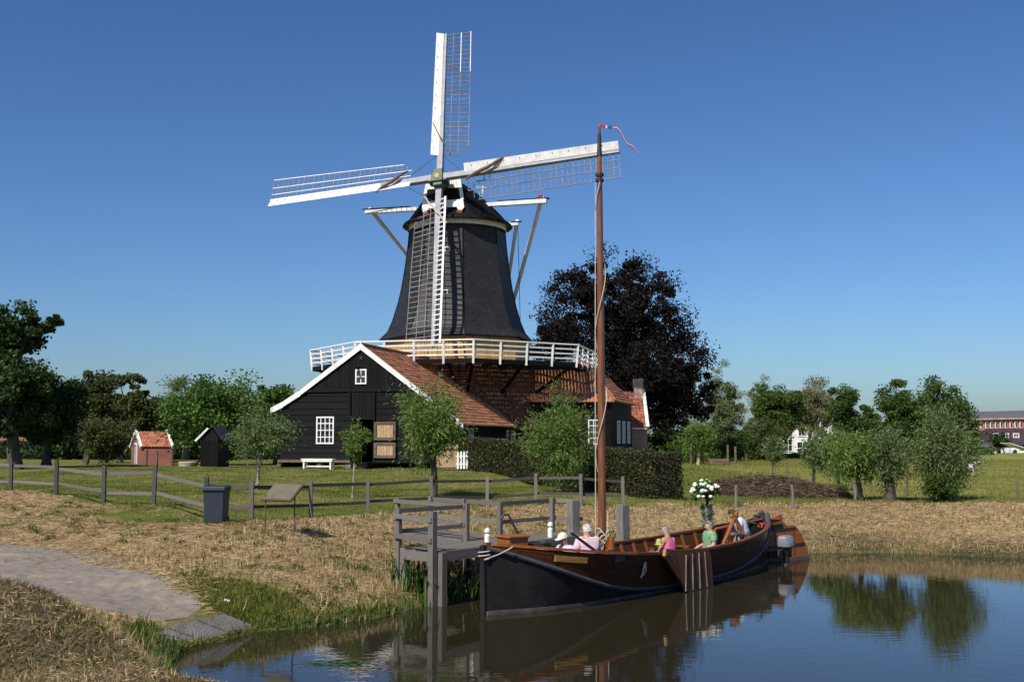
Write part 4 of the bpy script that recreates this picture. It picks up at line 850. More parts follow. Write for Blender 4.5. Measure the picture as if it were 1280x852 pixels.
tree('oak_tree', 'dense green oak in front of the white house', 975, 116, 477, 946, 1004, 556, 'leaf_oak', 8000, .36, .24, .28, G4, 55, .26, seed=63, trunk_px=972)
tree('weeping_tree', 'pale brownish weeping tree above the white house', 1012, 132, 474, 984, 1046, 548, 'leaf_brownish', 8500, .4, .13, .25, G4, 55, .22, seed=64, droop=1.4)
tree('oak_tree', 'green oak with an open forked crown right of the white house', 1058, 122, 474, 1036, 1082, 562, 'leaf_oak', 6500, .36, .24, .25, G4, 42, .26, seed=65, lump=.32)
tree('oak_tree', 'small round oak in the gap before the twin oaks', 1086, 126, 500, 1072, 1102, 562, 'leaf_oak', 3500, .36, .24, .2, G4, 30, .3, seed=66)
tree('oak_tree', 'dark oak forming the front half of the twin crown', 1130, 120, 474, 1100, 1162, 560, 'leaf_oak', 8500, .38, .25, .35, G4, 55, .25, seed=67, lump=.28)
tree('oak_tree', 'dark oak sloping down toward the red brick block', 1172, 120, 475, 1142, 1213, 566, 'leaf_oak', 8500, .38, .25, .35, G4, 55, .25, seed=68, lump=.25)
tree('shrub_tree', 'round bush against the foot of the birch', 925, 104, 540, 893, 950, 575, 'leaf_oak', 4500, .3, .18, .1, G4, 40, .3, seed=69)
tree('shrub_tree', 'dark shrub mass left of the white house', 950, 108, 528, 932, 985, 574, 'leaf_olive', 3500, .3, .18, .1, G4, 35, .3, seed=70)
tree('conifer_bush', 'small dark bush before the plum roofed house', 1255, 175, 540, 1238, 1262, 562, 'leaf_chestnut', 1500, .45, .25, .1, None, 25, .3, seed=71)

# far woods and garden hedges that read as one mass
def mass(name, label, segs, mat, n, lL, lW, seed):
    rng = np.random.default_rng(seed); P = []; per = n//len(segs)
    for (pxa, pxb, Y, top) in segs:
        xa, xb = xat(pxa, Y), xat(pxb, Y); zt_ = zat(top, Y); z0 = 1.4; x = xa+(xb-xa)*rng.random(per); ht = (zt_-z0)*(.72+.28*np.sin(x*.9+rng.random()*6)*np.sin(x*.37+1))
        P.append(np.stack([x, Y+rng.normal(size=per)*1.2, z0+ht*rng.random(per)**.7], 1))
    P = np.concatenate(P); k = len(P)
    o = leafmesh(name, P, rng.normal(size=(k, 3)), lL, lW, .3+.5*rng.random(k)*vnoise(P[:, 0], P[:, 2], .6, 3), mat); tag(o, label, 'trees', kind='stuff'); return o
mass('far_woods', 'dim far woods closing the view behind the lawn', [(-520, -260, 118, 492), (-290, -40, 118, 488), (-60, 120, 118, 490), (100, 260, 124, 492), (240, 400, 122, 496), (380, 680, 135, 520)], 'leaf_oak', 45000, .6, .4, 81)
mass('understory', 'dark shrubs under the trees at the back of the lawn', [(-60, 90, 100, 540), (60, 200, 102, 540), (180, 320, 104, 545), (300, 420, 104, 548)], 'leaf_chestnut', 24000, .4, .26, 84)
mass('far_woods', 'low line of far trees and hedges beyond the meadow', [(820, 960, 150, 525), (930, 1100, 150, 518), (1080, 1222, 150, 520), (1205, 1330, 215, 557), (1320, 1560, 200, 535), (700, 840, 130, 525)], 'leaf_oak', 30000, .55, .36, 82)
mass('meadow_hedge', 'rough dark hedge at the far side of the meadow', [(1080, 1240, 160, 558), (960, 1090, 120, 564), (880, 970, 112, 566)], 'leaf_oak', 9000, .45, .3, 83)

# clipped hedges: twiggy core and small leaves over it
def hedge(name, label, pts, thick, mat, n, seed, lL=.085, lW=.055):
    rng = np.random.default_rng(seed); (xa, ya, za), (xb, yb, zb_) = pts; a, b_ = Vector((xa, ya, 0)), Vector((xb, yb, 0)); d = (b_-a).normalized(); q = Vector((-d.y, d.x, 0)); L_ = (b_-a).length
    root = thing(name, ((xa+xb)/2, (ya+yb)/2, zt((xa+xb)/2, (ya+yb)/2)), label, 'hedge'); c = MB(); rings = []
    for i in range(15):
        f = i/14; p = a.lerp(b_, f); z0 = zt(p.x, p.y)-.1; z1 = za+(zb_-za)*f-.06; h_ = thick/2-.06
        rings.append([p-q*h_+UZ*z0, p+q*h_+UZ*z0, p+q*h_+UZ*z1, p-q*h_+UZ*z1])
    c.loft(rings); c.build('branch_core', 'twig', root)
    f = rng.random(n); side = rng.random(n); u = rng.random(n)
    P = np.zeros((n, 3)); px_ = xa+(xb-xa)*f; py_ = ya+(yb-ya)*f; z0 = height(px_, py_); z1 = za+(zb_-za)*f; off = np.zeros(n); z = np.zeros(n); ext = np.zeros(n)
    m1 = side < .52; off[m1] = -thick/2; z[m1] = (z0+(z1-z0)*u)[m1]
    m2 = (side >= .52) & (side < .62); off[m2] = thick/2; z[m2] = (z0+(z1-z0)*u)[m2]
    m3 = (side >= .62) & (side < .9); off[m3] = ((u-.5)*thick)[m3]; z[m3] = z1[m3]
    m4 = side >= .9; f4 = np.where(rng.random(n) < .5, 0., 1.); off[m4] = ((u-.5)*thick)[m4]; px_[m4] = (xa+(xb-xa)*f4)[m4]; py_[m4] = (ya+(yb-ya)*f4)[m4]; z1b = za+(zb_-za)*f4; z0b = height(px_, py_); z[m4] = (z0b+(z1b-z0b)*rng.random(n))[m4]
    jit = rng.normal(size=(n, 3))*.045; bul = .05*np.sin(f*L_*1.7)*np.sin(z*2.2+f*9)
    P[:, 0] = px_+q.x*(off*(1+bul)); P[:, 1] = py_+q.y*(off*(1+bul)); P[:, 2] = z; P += jit
    v = .75*rng.random(n)+.2*vnoise(f*L_, z, 2.2, seed)+np.where(m3 & (rng.random(n) < .3), .3, 0)
    leafmesh('leaves', P, rng.normal(size=(n, 3)), lL*(.7+.6*rng.random(n)), lW, v, mat, root); return root
hedge('beech_hedge', 'long clipped dark beech hedge below the lower mill', ((-2.35, 57, 3.58), (5.75, 41.6, 2.98)), 1.3, 'leaf_hedge', 46000, 91, .10, .062)
hedge('garden_hedge', 'clipped green hedge by the staked willow', ((xat(838, 80), 80, zat(558, 80)), (xat(872, 78), 78, zat(559, 78))), 1.2, 'leaf_linden', 6000, 92, .16, .1)

# ================================================================== rail fence
FG = 'posts of the rail fence'
fence = thing('rail_fence', (FENCE[5][0], FENCE[5][1], zt(*FENCE[5])), 'grey weathered two-rail fence along the top of the bank', 'fence')
tops = []
pts_all = [(-24.5, 45.0)]+FENCE
for i, (x, y) in enumerate(pts_all):
    z = zt(x, y); h_ = 1.18 if i < 6 else 1.08
    lean = Vector((random.uniform(-.03, .03), random.uniform(-.03, .03), 0))
    bar('post', Vector((x, y, z-.25)), Vector((x, y, z+h_))+lean, .105, .105, 'post_dark' if i < 6 else 'grey_wood', fence, up=(0, 1, 0)); tops.append((x, y, z))
for (a, b_) in zip(tops[:-1], tops[1:]):
    for hz in (.92, .38):
        oo = Vector((0, .09, 0)); bar('rail', Vector(a)+oo+UZ*(hz+random.uniform(-.03, .03)), Vector(b_)+oo+UZ*(hz+random.uniform(-.03, .03)), .04, .09, 'grey_wood' if a[0] < -7.2 else 'rail_brown', fence)
# stakes in the meadow and along the ditch
SG = 'wooden stakes around the ditch and meadow'
stakes = [(920, 602, 630, 'grey stake left of the brushwood heap at the water bank'), (991, 600, 631, 'grey stake right of the brushwood heap at the water bank'), (1069, 600, 624, 'grey stake before the upright willow trunk'),
          (1134, 593, 617, 'brown post in the grass between the two big willows'), (1272, 601, 624, 'lone brown post at the far end of the bank'), (1089, 597, 613, 'short stake behind the two pollard trunks'), (933, 579, 594, 'thin far stake in the meadow behind the heap'), (984, 584, 599, 'thin far stake near the lone sapling'), (962, 577, 590, 'thin far stake left of the lone sapling')]
for px, t0, b0, lab in stakes:
    g_ = gz(px, b0, 1.25); Y = g_.y; x = g_.x; z = zt(x, Y); o = thing('stake', (x, Y, z), lab, 'post', SG)
    h_ = (b0-t0)/FPX*Y; t = MB(); t.tube([(x, Y, z-.2), (x+.01, Y, z+h_*.6), (x+random.uniform(-.05, .05), Y, z+h_)], [.055, .05, .048], 8); t.build('stake_pole', 'grey_wood_w' if 'grey' in lab else 'brown_wood', o, smooth=True)
st = gz(1187, 624, 1.22); z = zt(st.x, st.y); t = MB(); stump = thing('tree_stump', (st.x, st.y, z), 'pale cut willow stump in front of the biggest willow bush', 'stump')
t.tube([(st.x+.1, st.y, z-.1), (st.x+.05, st.y, z+.15), (st.x-.02, st.y, z+.5), (st.x, st.y, z+.97)], [.34, .24, .21, .23], 11); t.build('stump_wood', 'bark_pale', stump, smooth=True)
for i in range(5): a = i*1.3; MB().tube([(st.x, st.y, z+.25), (st.x+.25*math.cos(a), st.y+.25*math.sin(a), z+.06), (st.x+.5*math.cos(a), st.y+.5*math.sin(a), z-.05)], [.1, .08, .03], 6).build('root', 'bark_pale', stump, smooth=True)
# three stakes by the staked willow
for i, (dx, hh_) in enumerate(((-.5, 1.4), (1.9, 1.3), (2.4, 1.2))):
    x = xat(872, 74)+dx; z = zt(x, 73.6); o = MB(); o.tube([(x, 73.6, z-.1), (x, 73.6, z+hh_)], .08, 7); oo = o.build('stake', 'brown_wood', None); tag(oo, ['stake tied close to the staked young willow', 'thick post just right of the staked young willow', 'second thick post right of the staked young willow'][i], 'post', SG)
x = xat(898, 73); tag(MB().box((x, 73, zt(x, 73)+.18), (1.3, .6, .4), .1).build('log', 'brown_wood', None, bevel=.06), 'short squared log lying in the grass near the garden hedge', 'log')
# brushwood heap at the ditch
rng = np.random.default_rng(5); N = 14000; x = 8.2+rng.random(N)*6.0; y = 44.2+rng.random(N)*6.2
e = 1-((x-11.1)/2.9)**2-((y-47.3)/3.0)**2+.5*(fbm(x, y, .6, 77)-.5); k = e > 0; x, y, e = x[k], y[k], e[k]; zz = height(x, y)+.6*np.sqrt(np.minimum(e, 1))*fbm(x, y, 1.1, 78)*2*rng.random(len(x))
D = rng.normal(size=(len(x), 3)); D[:, 2] *= .35
heap = leafmesh('brushwood_heap', np.stack([x, y, zz], 1), D, .18+.4*rng.random(len(x)), .03, .8*rng.random(len(x)), 'twigs'); tag(heap, 'low brown heap of cut brushwood and dead reed in the meadow ditch', 'brushwood', kind='stuff')

# ================================================================== wheelie bin
p = onland(272.5, 29.3); zb = p.z; wb = thing('wheelie_bin', p, 'dark blue grey plastic wheelie bin by the fence corner', 'bin')
t = MB(); t.loft([[(p.x+sx*w_, p.y+sy*d_, zb+z) for sx, sy in ((-1, -1), (1, -1), (1, 1), (-1, 1))] for w_, d_, z in ((.245, .25, .03), (.262, .28, .5), (.28, .31, .9))]); t.build('body', 'bin', wb, bevel=.03)
MB().box((p.x, p.y-.015, zb+.885), (.60, .68, .05)).build('rim', 'bin', wb, bevel=.015)
t = MB(); t.loft([[(p.x+sx*w_, p.y+sy*d_, zb+z) for sx, sy in ((-1, -1), (1, -1), (1, 1), (-1, 1))] for w_, d_, z in ((.30, .35, .912), (.305, .36, .945), (.26, .30, .985))]); t.build('lid', 'bin_lid', wb, bevel=.012)
for s in (-1, 1): MB().tube([(p.x+s*.2, p.y+.24, zb+.1), (p.x+s*.26, p.y+.24, zb+.1)], .1, 14).build('wheel', 'iron', wb, smooth=True)
MB().tube([(p.x-.2, p.y+.36, zb+.9), (p.x+.2, p.y+.36, zb+.9)], .018, 6).build('handle', 'bin', wb)
# information panel on two thin legs
p = gz(350, 672, 1.14); z = zt(p.x, p.y); ip = thing('information_panel', (p.x, p.y, z), 'sloping brown information panel on two thin steel legs', 'sign')
tl = Matrix.Rotation(R_(38), 3, 'X'); MB().box((p.x+.05, p.y, z+1.03), (.92, .04, .62), R_(-28), Matrix.Rotation(R_(-52), 3, 'X')).build('panel_frame', 'panel_frame', ip)
MB().box((p.x+.04, p.y-.018, z+1.052), (.85, .012, .55), R_(-28), Matrix.Rotation(R_(-52), 3, 'X')).build('panel_face', 'panel_face', ip)
for dx in (-.37, .34): MB().tube([(p.x+dx, p.y+.02, z-.1), (p.x+dx, p.y+.02, z+.98)], .018, 7).build('leg', 'rust_steel', ip)

# ================================================================== boat frame of reference
W0 = Vector((-.56, 22.88, 0)); BU = Vector((.6225, .7826, 0)).normalized(); BN = Vector((BU.y, -BU.x, 0))
def B(s, o, z): return W0+BU*s+BN*o+UZ*z
def tab(xs, ys): return lambda s: float(np.interp(s, xs, ys))
_ss = np.linspace(0, 12.6, 64)
def smooth(xs, ys):
    y = np.interp(_ss, xs, ys)
    for _ in range(3): y[1:-1] = (y[:-2]+2*y[1:-1]+y[2:])/4
    return tab(_ss, y)
hw = smooth([0, .25, .6, 1.3, 2.6, 6.2, 9, 11, 12, 12.6], [.05, .16, .34, .66, .92, .98, .86, .56, .28, .07])
hg = smooth([0, .2, .6, 1.3, 2.6, 6, 9, 11, 12, 12.6], [.06, .18, .46, .92, 1.26, 1.36, 1.24, .88, .46, .09])
zg = smooth([0, .5, 1.5, 3, 4.5, 6.5, 8.5, 10.5, 11.6, 12.6], [1.40, 1.34, 1.22, 1.05, .93, .86, .88, .98, 1.1, 1.25])
zs = smooth([0, .4, 1.0, 2.0, 2.9, 4.2, 6, 8, 9.4, 10.5, 11.4, 12.1, 12.6], [1.34, 1.22, .98, .62, .36, .17, .10, .10, .20, .38, .66, 1.0, 1.36])
def hull_o(s, z): f = max(min(z/zg(s), 1), 0)**.85; return hw(s)+(hg(s)-hw(s))*f
SS = np.concatenate([np.linspace(0, 1.2, 9), np.linspace(1.5, 11.4, 24), np.linspace(11.6, 12.6, 8)])
boat = thing('barge', (B(6.3, 0, 0).x, B(6.3, 0, 0).y, 0), 'moored wooden cargo barge with black bow, brown sides and one tall mast', 'boat')
# lower hull, tarred
rings = []
for s in SS:
    st_ = zs(s); zz_ = [-.4, -.2, .0, st_*.33, st_*.66, st_]; of = [hw(s)*.86, hw(s)*.95, hw(s)]+[hull_o(s, z) for z in zz_[3:]]
    rings.append([B(s, o, z) for o, z in zip(of[::-1], zz_[::-1])]+[B(s, -o, z) for o, z in zip(of, zz_)])
t = MB(); t.loft(rings, closed=False, caps=False); hull = t.build('hull', 'hull_black', boat, smooth=True)
for sg in (1, -1):
    # three brown strakes above the rubbing band
    for k in range(3):
        r = []
        for s in SS:
            a, c = zs(s), max(zg(s), zs(s)+.02); z0, z1 = a+(c-a)*k/3, a+(c-a)*(k+1)/3; o_ = .012*(k+1)
            r.append([B(s, sg*(hull_o(s, z0)+.004*k), z0), B(s, sg*(hull_o(s, z1)+.004*k), z1-.006), B(s, sg*(hull_o(s, z1)-.045), z1-.006), B(s, sg*(hull_o(s, z0)-.045), z0)])
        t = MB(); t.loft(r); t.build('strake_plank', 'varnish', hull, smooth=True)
    r = []
    for s in SS[1:-1]:
        c = max(zg(s), zs(s)+.02); o = hull_o(s, c); w_ = .06 if s > 1 else .05; r.append([B(s, sg*(o-.10), c), B(s, sg*(o+.035), c), B(s, sg*(o+.035), c+.055), B(s, sg*(o-.10), c+.055)])
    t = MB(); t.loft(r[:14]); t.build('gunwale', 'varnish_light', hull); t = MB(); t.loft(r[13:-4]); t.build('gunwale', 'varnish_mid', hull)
    t = MB(); t.tube([B(s, sg*(hull_o(s, zs(s))+.012), zs(s)) for s in SS], [.045]*8+[.05]*(len(SS)-8-8)+list(np.linspace(.06, .085, 8)), 8); t.build('rubbing_band', 'strake', hull, smooth=True)
    t = MB(); r = [[B(s, sg*(hw(s)+.02), -.05), B(s, sg*(hw(s)+.035), .02), B(s, sg*(hw(s)+.02+.02*1), .085), B(s, sg*(hw(s)-.02), .09)] for s in SS]; t.loft(r); t.build('bottom_chine', 'boot_top', hull)
    # inner lining with ribs
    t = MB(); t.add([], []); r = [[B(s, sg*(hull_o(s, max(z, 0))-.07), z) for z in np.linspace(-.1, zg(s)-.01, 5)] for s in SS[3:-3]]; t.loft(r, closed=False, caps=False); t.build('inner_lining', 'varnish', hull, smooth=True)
    for s in np.arange(3.6, 11.3, .55):
        bar('rib', B(s, sg*(hull_o(s, .05)-.11), -.05), B(s, sg*(hull_o(s, zg(s))-.10), zg(s)-.02), .08, .07, 'varnish_mid', hull, up=BU)
t = MB(); t.loft([[B(s, hull_o(s, 0)-.05, -.12), B(s, -hull_o(s, 0)+.05, -.12), B(s, -hull_o(s, 0)+.05, -.16), B(s, hull_o(s, 0)-.05, -.16)] for s in SS[2:-2]]); t.build('floor', 'varnish', boat)
t = MB(); t.loft([[B(s, hull_o(s, zg(s))-.06, zg(s)-.08), B(s, -hull_o(s, zg(s))+.06, zg(s)-.08), B(s, -hull_o(s, zg(s))+.06, zg(s)-.13), B(s, hull_o(s, zg(s))-.06, zg(s)-.13)] for s in SS if .1 < s < 2.3]); t.build('foredeck', 'varnish', boat)
MB().prism([B(2.22, .8, -.1), B(2.22, -.8, -.1), B(2.22, -1.08, 1.02), B(2.22, 1.08, 1.02)], BU*.05).build('bulkhead', 'varnish', boat)
t = MB(); t.beam(B(.02, 0, -.4), B(-.02, 0, 1.40), .13, .16, BU, .12, .16); t.build('stem_post', 'hull_black', boat, bevel=.02)
t = MB(); t.tube([B(12.62, 0, -.3), B(12.66, 0, .5), B(12.6, 0, 1.1), B(12.45, 0, 1.45)], [.09, .09, .09, .08], 8); t.build('stern_post', 'strake', boat, smooth=True)
for s in (1.6, 1.6+.001):
    pass
nb_ = [B(s, hull_o(s, z)+.012, z) for s, z in ((1.25, 1.02), (2.05, .93), (2.05, 1.055), (1.25, 1.15))]; MB().prism(nb_, BN*.02).build('name_board', 'name_board', boat)
for s in (3.7, 6.2, 9.4): bar('thwart', B(s, -hg(s)+.1, zg(s)-.28), B(s, hg(s)-.1, zg(s)-.28), .22, .05, 'varnish_mid', boat)
# leeboard
lb = [(4.62, .86), (4.60, .98), (4.72, 1.06), (5.2, 1.0), (6.62, .94), (6.74, .74), (6.82, .3), (6.84, -.12), (6.3, -.1), (5.70, -.06), (5.3, .28)]
lo_ = 1.40
t = MB(); t.prism([B(s, lo_, z) for s, z in lb], BN*.06); lee = t.build('leeboard', 'varnish_mid', boat, bevel=.008)
for s0, s1 in ((5.42, 5.52), (5.72, 5.86), (6.02, 6.2), (6.3, 6.54)): bar('iron_strap', B(s0+.12, lo_+.07, .86), B(s1-.02, lo_+.07, .03), .012, .024, 'lath', lee, up=BN)
for s0, s1 in ((5.0, 5.45), (5.6, 5.72), (5.9, 6.04), (6.2, 6.4)): bar('plank_joint', B(s0+.02, lo_+.062, .95), B(s1, lo_+.062, .02), .008, .016, 'iron', lee, up=BN)
MB().tube([B(4.72, 1.3, .94), B(4.72, 1.5, .94)], .05, 10).build('pivot_bolt', 'iron', lee); MB().tube([B(4.62, lo_+.03, .9), B(4.66, lo_+.03, 1.04)], .045, 8).build('pad_edge', 'name_board', lee)
MB().beam(B(6.7, 1.3, 1.0), B(6.74, 1.42, .62), .05, .06).build('leeboard_guard', 'steel', boat)
# rudder and tiller
RD0 = B(12.72, 0, 0); RDU = Vector((.85, .527, 0)); RDN = Vector((RDU.y, -RDU.x, 0))   # the rudder is put over toward the far bank
def RB(s, o, z): return RD0+RDU*((s-12.72)*.625)+RDN*o+UZ*z
rd = [(12.72, -.3), (12.72, 1.16), (13.71, 1.36), (13.80, 1.12), (14.1, .99), (14.4, 1.02), (14.60, .99), (14.84, .85), (15.08, .64), (15.28, .42), (15.46, .08), (15.5, -.3)]
t = MB(); t.prism([RB(s, -.035, z) for s, z in rd], RDN*.07); rud = t.build('rudder', 'varnish_light', boat, bevel=.006)
bar('rudder_band', RB(12.74, .04, .88), RB(14.6, .04, .93), .03, .05, 'iron', rud); bar('rudder_band', RB(12.74, .04, .40), RB(15.15, .04, .46), .03, .07, 'iron', rud); bar('rudder_foot', RB(12.74, .045, .02), RB(15.44, .045, .05), .03, .13, 'boot_top', rud)
bar('rudder_head', RB(12.74, .055, .98), RB(13.72, .055, 1.02), .02, .12, 'hull_black', rud)
for s in (13.3, 13.9, 14.5): bar('plank_joint', RB(s, .036, .1), RB(s-.05, .036, .86), .012, .02, 'varnish', rud)
t = MB(); t.tube([RB(13.6, .0, 1.2), B(12.5, .0, 1.24), B(10.8, -.1, 1.14), B(10.0, -.15, 1.1), B(9.85, -.15, 1.02)], [.05, .05, .04, .04, .04], 8); t.build('tiller', 'varnish_light', boat, smooth=True)
# outboard motor on its bracket
om = B(12.35, .78, 0); om_ = thing('outboard_motor', om, 'grey outboard motor hung on the barge quarter beside the rudder', 'motor')
ring = lambda z, a, c: [om+BU*x*a+BN*y*c+UZ*z for x, y in ((-1, -.6), (-.6, -1), (.6, -1), (1, -.6), (1, .6), (.6, 1), (-.6, 1), (-1, .6))]
MB().loft([ring(.48, .17, .15), ring(.52, .23, .19), ring(.72, .24, .20), ring(.80, .20, .17), ring(.83, .1, .1)]).build('cowl', 'steel', om_, smooth=True)
MB().loft([ring(.28, .08, .10), ring(.40, .14, .13), ring(.49, .18, .15)]).build('mid_section', 'iron', om_); MB().loft([ring(-.35, .05, .09), ring(.3, .07, .09)]).build('shaft_leg', 'hull_black', om_)
MB().box(om+UZ*.02, (.24, .22, .04), R_(38)).build('cavitation_plate', 'boot_top', om_); MB().beam(om+UZ*.3+BU*-.5-BN*.3, om+UZ*.3+BU*.3-BN*.0, .1, .2).build('bracket', 'hull_black', om_); MB().tube([om+UZ*.45-BU*.1, om+UZ*.42-BU*.45, om+UZ*.25-BU*.5], .03, 6).build('steering_arm', 'iron', om_)
# crutch, fender, coil of rope, hatch gear
for a, c in ((B(9.0, .45, .5), B(10.75, .1, 1.52)), (B(10.75, .6, .45), B(10.45, .15, 1.46))): bar('crutch_leg', a, c, .06, .09, 'varnish_light', boat, up=BN)
bar('crutch_tie', B(10.0, .33, 1.0), B(10.62, .4, .98), .03, .04, 'steel', boat)
for s, o, z in ((10.0, .33, 1.0), (10.62, .4, .98)): MB().box(B(s, o+.05, z), (.14, .14, .06), R_(38)).build('crutch_clamp', 'steel', boat)
MB().tube([B(11.45, .45, 1.14), B(11.72, .4, 1.14)], .07, 10).build('fender', 'buoy_red', boat, smooth=True)
MB().tube([B(11.4+.2*math.cos(i*.6), .3+.16*math.sin(i*.6), 1.12+.02*i) for i in range(16)], .025, 6).build('hose_coil', 'iron', boat)
t = MB(); t.tube([B(4.05, hull_o(4, .8)+.03, .80), B(4.0, hull_o(4, .7)+.04, .62), B(4.06, hull_o(4, .6)+.04, .52), B(4.12, hull_o(4, .7)+.04, .62), B(4.08, hull_o(4, .8)+.03, .8), B(4.02, hull_o(4, .5)+.04, .45)], .018, 6); t.build('rope_hank', 'rope', boat)
t = MB(); t.tube([B(.0+.12*math.cos(a_), .12*math.sin(a_), 1.3-.012*a_) for a_ in np.linspace(0, 15, 40)]+[B(.2, .2, 1.2), B(.28, .42, 1.32), B(.34, .46, 1.36)], .014, 6); t.build('bow_rope', 'rope', boat)
bar('iron_stanchion', B(3.0, .72, 1.06), B(2.25, .55, 1.52), .05, .05, 'iron', boat); MB().box(B(3.05, 1.18, .98), (.35, .2, .16), R_(51)).build('shroud_plate', 'iron', boat)
MB().tube([B(1.55, -.1, 1.15), B(1.35, -.35, 1.75), B(1.28, -.4, 1.92), B(1.2, -.45, 1.93), B(1.14, -.48, 1.84)], .025, 7).build('anchor_davit', 'iron', boat, smooth=True)
for i in range(7): MB().tube([B(1.5+.25*math.cos(a_), .25+.25*math.sin(a_), 1.17+.03*i) for a_ in np.linspace(0, 6.28, 13)], .02, 5).build('rope_coil', 'rope' if i < 3 else 'iron', boat)
bar('fore_hatch', B(1.25, .0, 1.23), B(2.15, .15, 1.17), .6, .06, 'iron', boat); bar('boat_hook', B(1.1, -.3, 1.3), B(1.35, .12, 1.2), .03, .03, 'white', boat)
# wooden chest on the foredeck
cc = B(.82, .08, 1.26); ch = thing('deck_chest', cc, 'small varnished wooden chest on the barge foredeck', 'chest')
MB().box(cc+UZ*.11, (.5, .42, .26), R_(38)).build('chest_body', 'varnish_light', ch, bevel=.01); MB().box(cc+UZ*.265, (.57, .49, .045), R_(38)).build('lid', 'varnish_light', ch, bevel=.01)
# mast
mb_ = B(4.25, 0, -.1); t = MB(); mt = [(z, float(np.interp(z, [-.1, 1.5, 5, 9, 10.2, 10.95], [.092, .092, .087, .07, .054, .03]))) for z in np.linspace(-.1, 10.95, 24)]
t.tube([mb_+UZ*(z+.1) for z, _ in mt], [r for _, r in mt], 12); mast = t.build('mast', 'mast_wood', boat, smooth=True)
for z in (9.72, 9.85): MB().tube([mb_+UZ*z, mb_+UZ*(z+.07)], .10, 12).build('mast_band', 'iron', mast)
MB().tube([mb_+UZ*10.35, mb_+UZ*10.9], [.066, .036], 10).build('mast_tip', 'iron', mast, smooth=True)
t = MB(); t.box(mb_+UZ*.75+BN*.17, (.07, .34, 1.3), R_(38)); t.box(mb_+UZ*.75-BN*.17, (.07, .34, 1.3), R_(38)); t.build('tabernacle', 'varnish_light', mast)
MB().box(mb_+UZ*1.0+BN*.28, (.16, .16, .2), R_(38)).build('winch', 'iron', mast)
vw = Vector((-mb_.x, -mb_.y, 0)).normalized(); vr = Vector((-vw.y, vw.x, 0))
pts = [mb_+UZ*(1.1+8.6*i/90)+(vw*math.cos(i*.21)+vr*math.sin(i*.21))*(.135-.02*i/90) for i in range(91)]
t = MB(); t.tube(pts, .011, 5); t.build('halyard', 'rope', mast)
t = MB(); t.tube([mb_+UZ*9.7+vr*-.1, mb_+UZ*5+vr*-.135+vw*.05, mb_+UZ*1.2+vr*-.15+vw*.08], .012, 5); t.build('halyard', 'rope', mast)
for k in range(4):
    pts = [mb_+UZ*(1.25+.08*k+.1*math.sin(a*2+k))+(vw*math.cos(a)+vr*math.sin(a))*.145 for a in np.linspace(0, 6.28, 15)]; MB().tube(pts, .016, 5).build('rope_turn', 'rope', mast)
MB().tube([mb_+UZ*1.3+vw*.15, mb_+UZ*1.42+vw*.2+vr*.16, mb_+UZ*1.25+vw*.2+vr*.05, mb_+UZ*1.4+vw*.2-vr*.15, mb_+UZ*1.1+vw*.17], .016, 5).build('rope_turn', 'rope', mast)
MB().tube([mb_+UZ*11.02, mb_+UZ*11.14], .012, 5).build('pennant_pin', 'steel', mast)
# pennant: short stiff flag then a long tail
fl = mb_+UZ*11.08; wd_ = Vector((.93, .3, 0)).normalized()
def ribbon(pts, w0, w1, name, mat, par):
    t = MB(); n_ = len(pts); V = []
    for i, p in enumerate(pts): w_ = w0+(w1-w0)*i/(n_-1); V += [p+UZ*w_/2, p-UZ*w_/2, p-UZ*w_/2+Vector((.004, -.012, 0)), p+UZ*w_/2+Vector((.004, -.012, 0))]
    t.loft([V[4*i:4*i+4] for i in range(n_)]); return t.build(name, mat, par)
sw = [fl+wd_*(.0+.04*i)+UZ*(-.01*i*.3) for i in range(9)]; ribbon(sw[:5], .07, .07, 'pennant_red', 'flag_red', mast); ribbon(sw[3:6], .068, .068, 'pennant_white', 'white_clean', mast); ribbon(sw[5:], .07, .06, 'pennant_blue', 'flag_blue', mast)
tail = [fl+wd_*.36+wd_*.64*f+UZ*(-.02-.62*f**1.3+.06*math.sin(f*9)) for f in np.linspace(0, 1, 14)]
for i, mt_ in enumerate(('flag_red', 'white_clean', 'flag_blue')): ribbon([p+UZ*(.022-.022*i) for p in tail], .024, .014, 'pennant_tail', mt_, mast)

# ================================================================== jetty and mooring posts
ZJ = 1.15
_B0 = B
def B(s, o, z): return _B0(s+.17, o, z)
jet = thing('jetty', B(2.8, -2.2, 0), 'weathered grey wooden jetty with rails alongside the barge', 'jetty')
for i in range(8): o = -1.68-i*.135; bar('deck_plank', B(.28+random.uniform(-.03, .03), o, ZJ-.03), B(6.1, o, ZJ-.03), .125, .05, 'grey_wood', jet)
bar('edge_beam', B(.22, -1.60, ZJ-.12), B(6.1, -1.60, ZJ-.12), .08, .22, 'grey_wood', jet); bar('edge_beam', B(.25, -2.72, ZJ-.12), B(6.1, -2.72, ZJ-.12), .08, .22, 'grey_wood', jet); bar('end_beam', B(.25, -2.68, ZJ-.14), B(.25, -1.66, ZJ-.14), .09, .2, 'grey_wood', jet)
def jpost(s, o, z0, z1, w_): bar('post', B(s, o, z0), B(s, o, z1), w_, w_, 'grey_wood', jet, up=BU)
for s, o, z0, z1, w_ in ((.08, -1.64, -.6, 1.99, .14), (.26, -1.53, -.6, ZJ-.03, .16), (.30, -2.66, -.3, ZJ, .16), (.22, -2.78, .2, 2.02, .10), (2.5, -2.78, .3, 2.02, .11), (3.75, -2.78, .3, 2.0, .11), (5.9, -2.78, .3, 2.02, .11), (3.0, -1.62, -.6, ZJ-.24, .18), (6.0, -1.62, -.6, ZJ-.24, .18), (3.0, -2.78, -.6, ZJ-.24, .18)): jpost(s, o, z0, z1, w_)
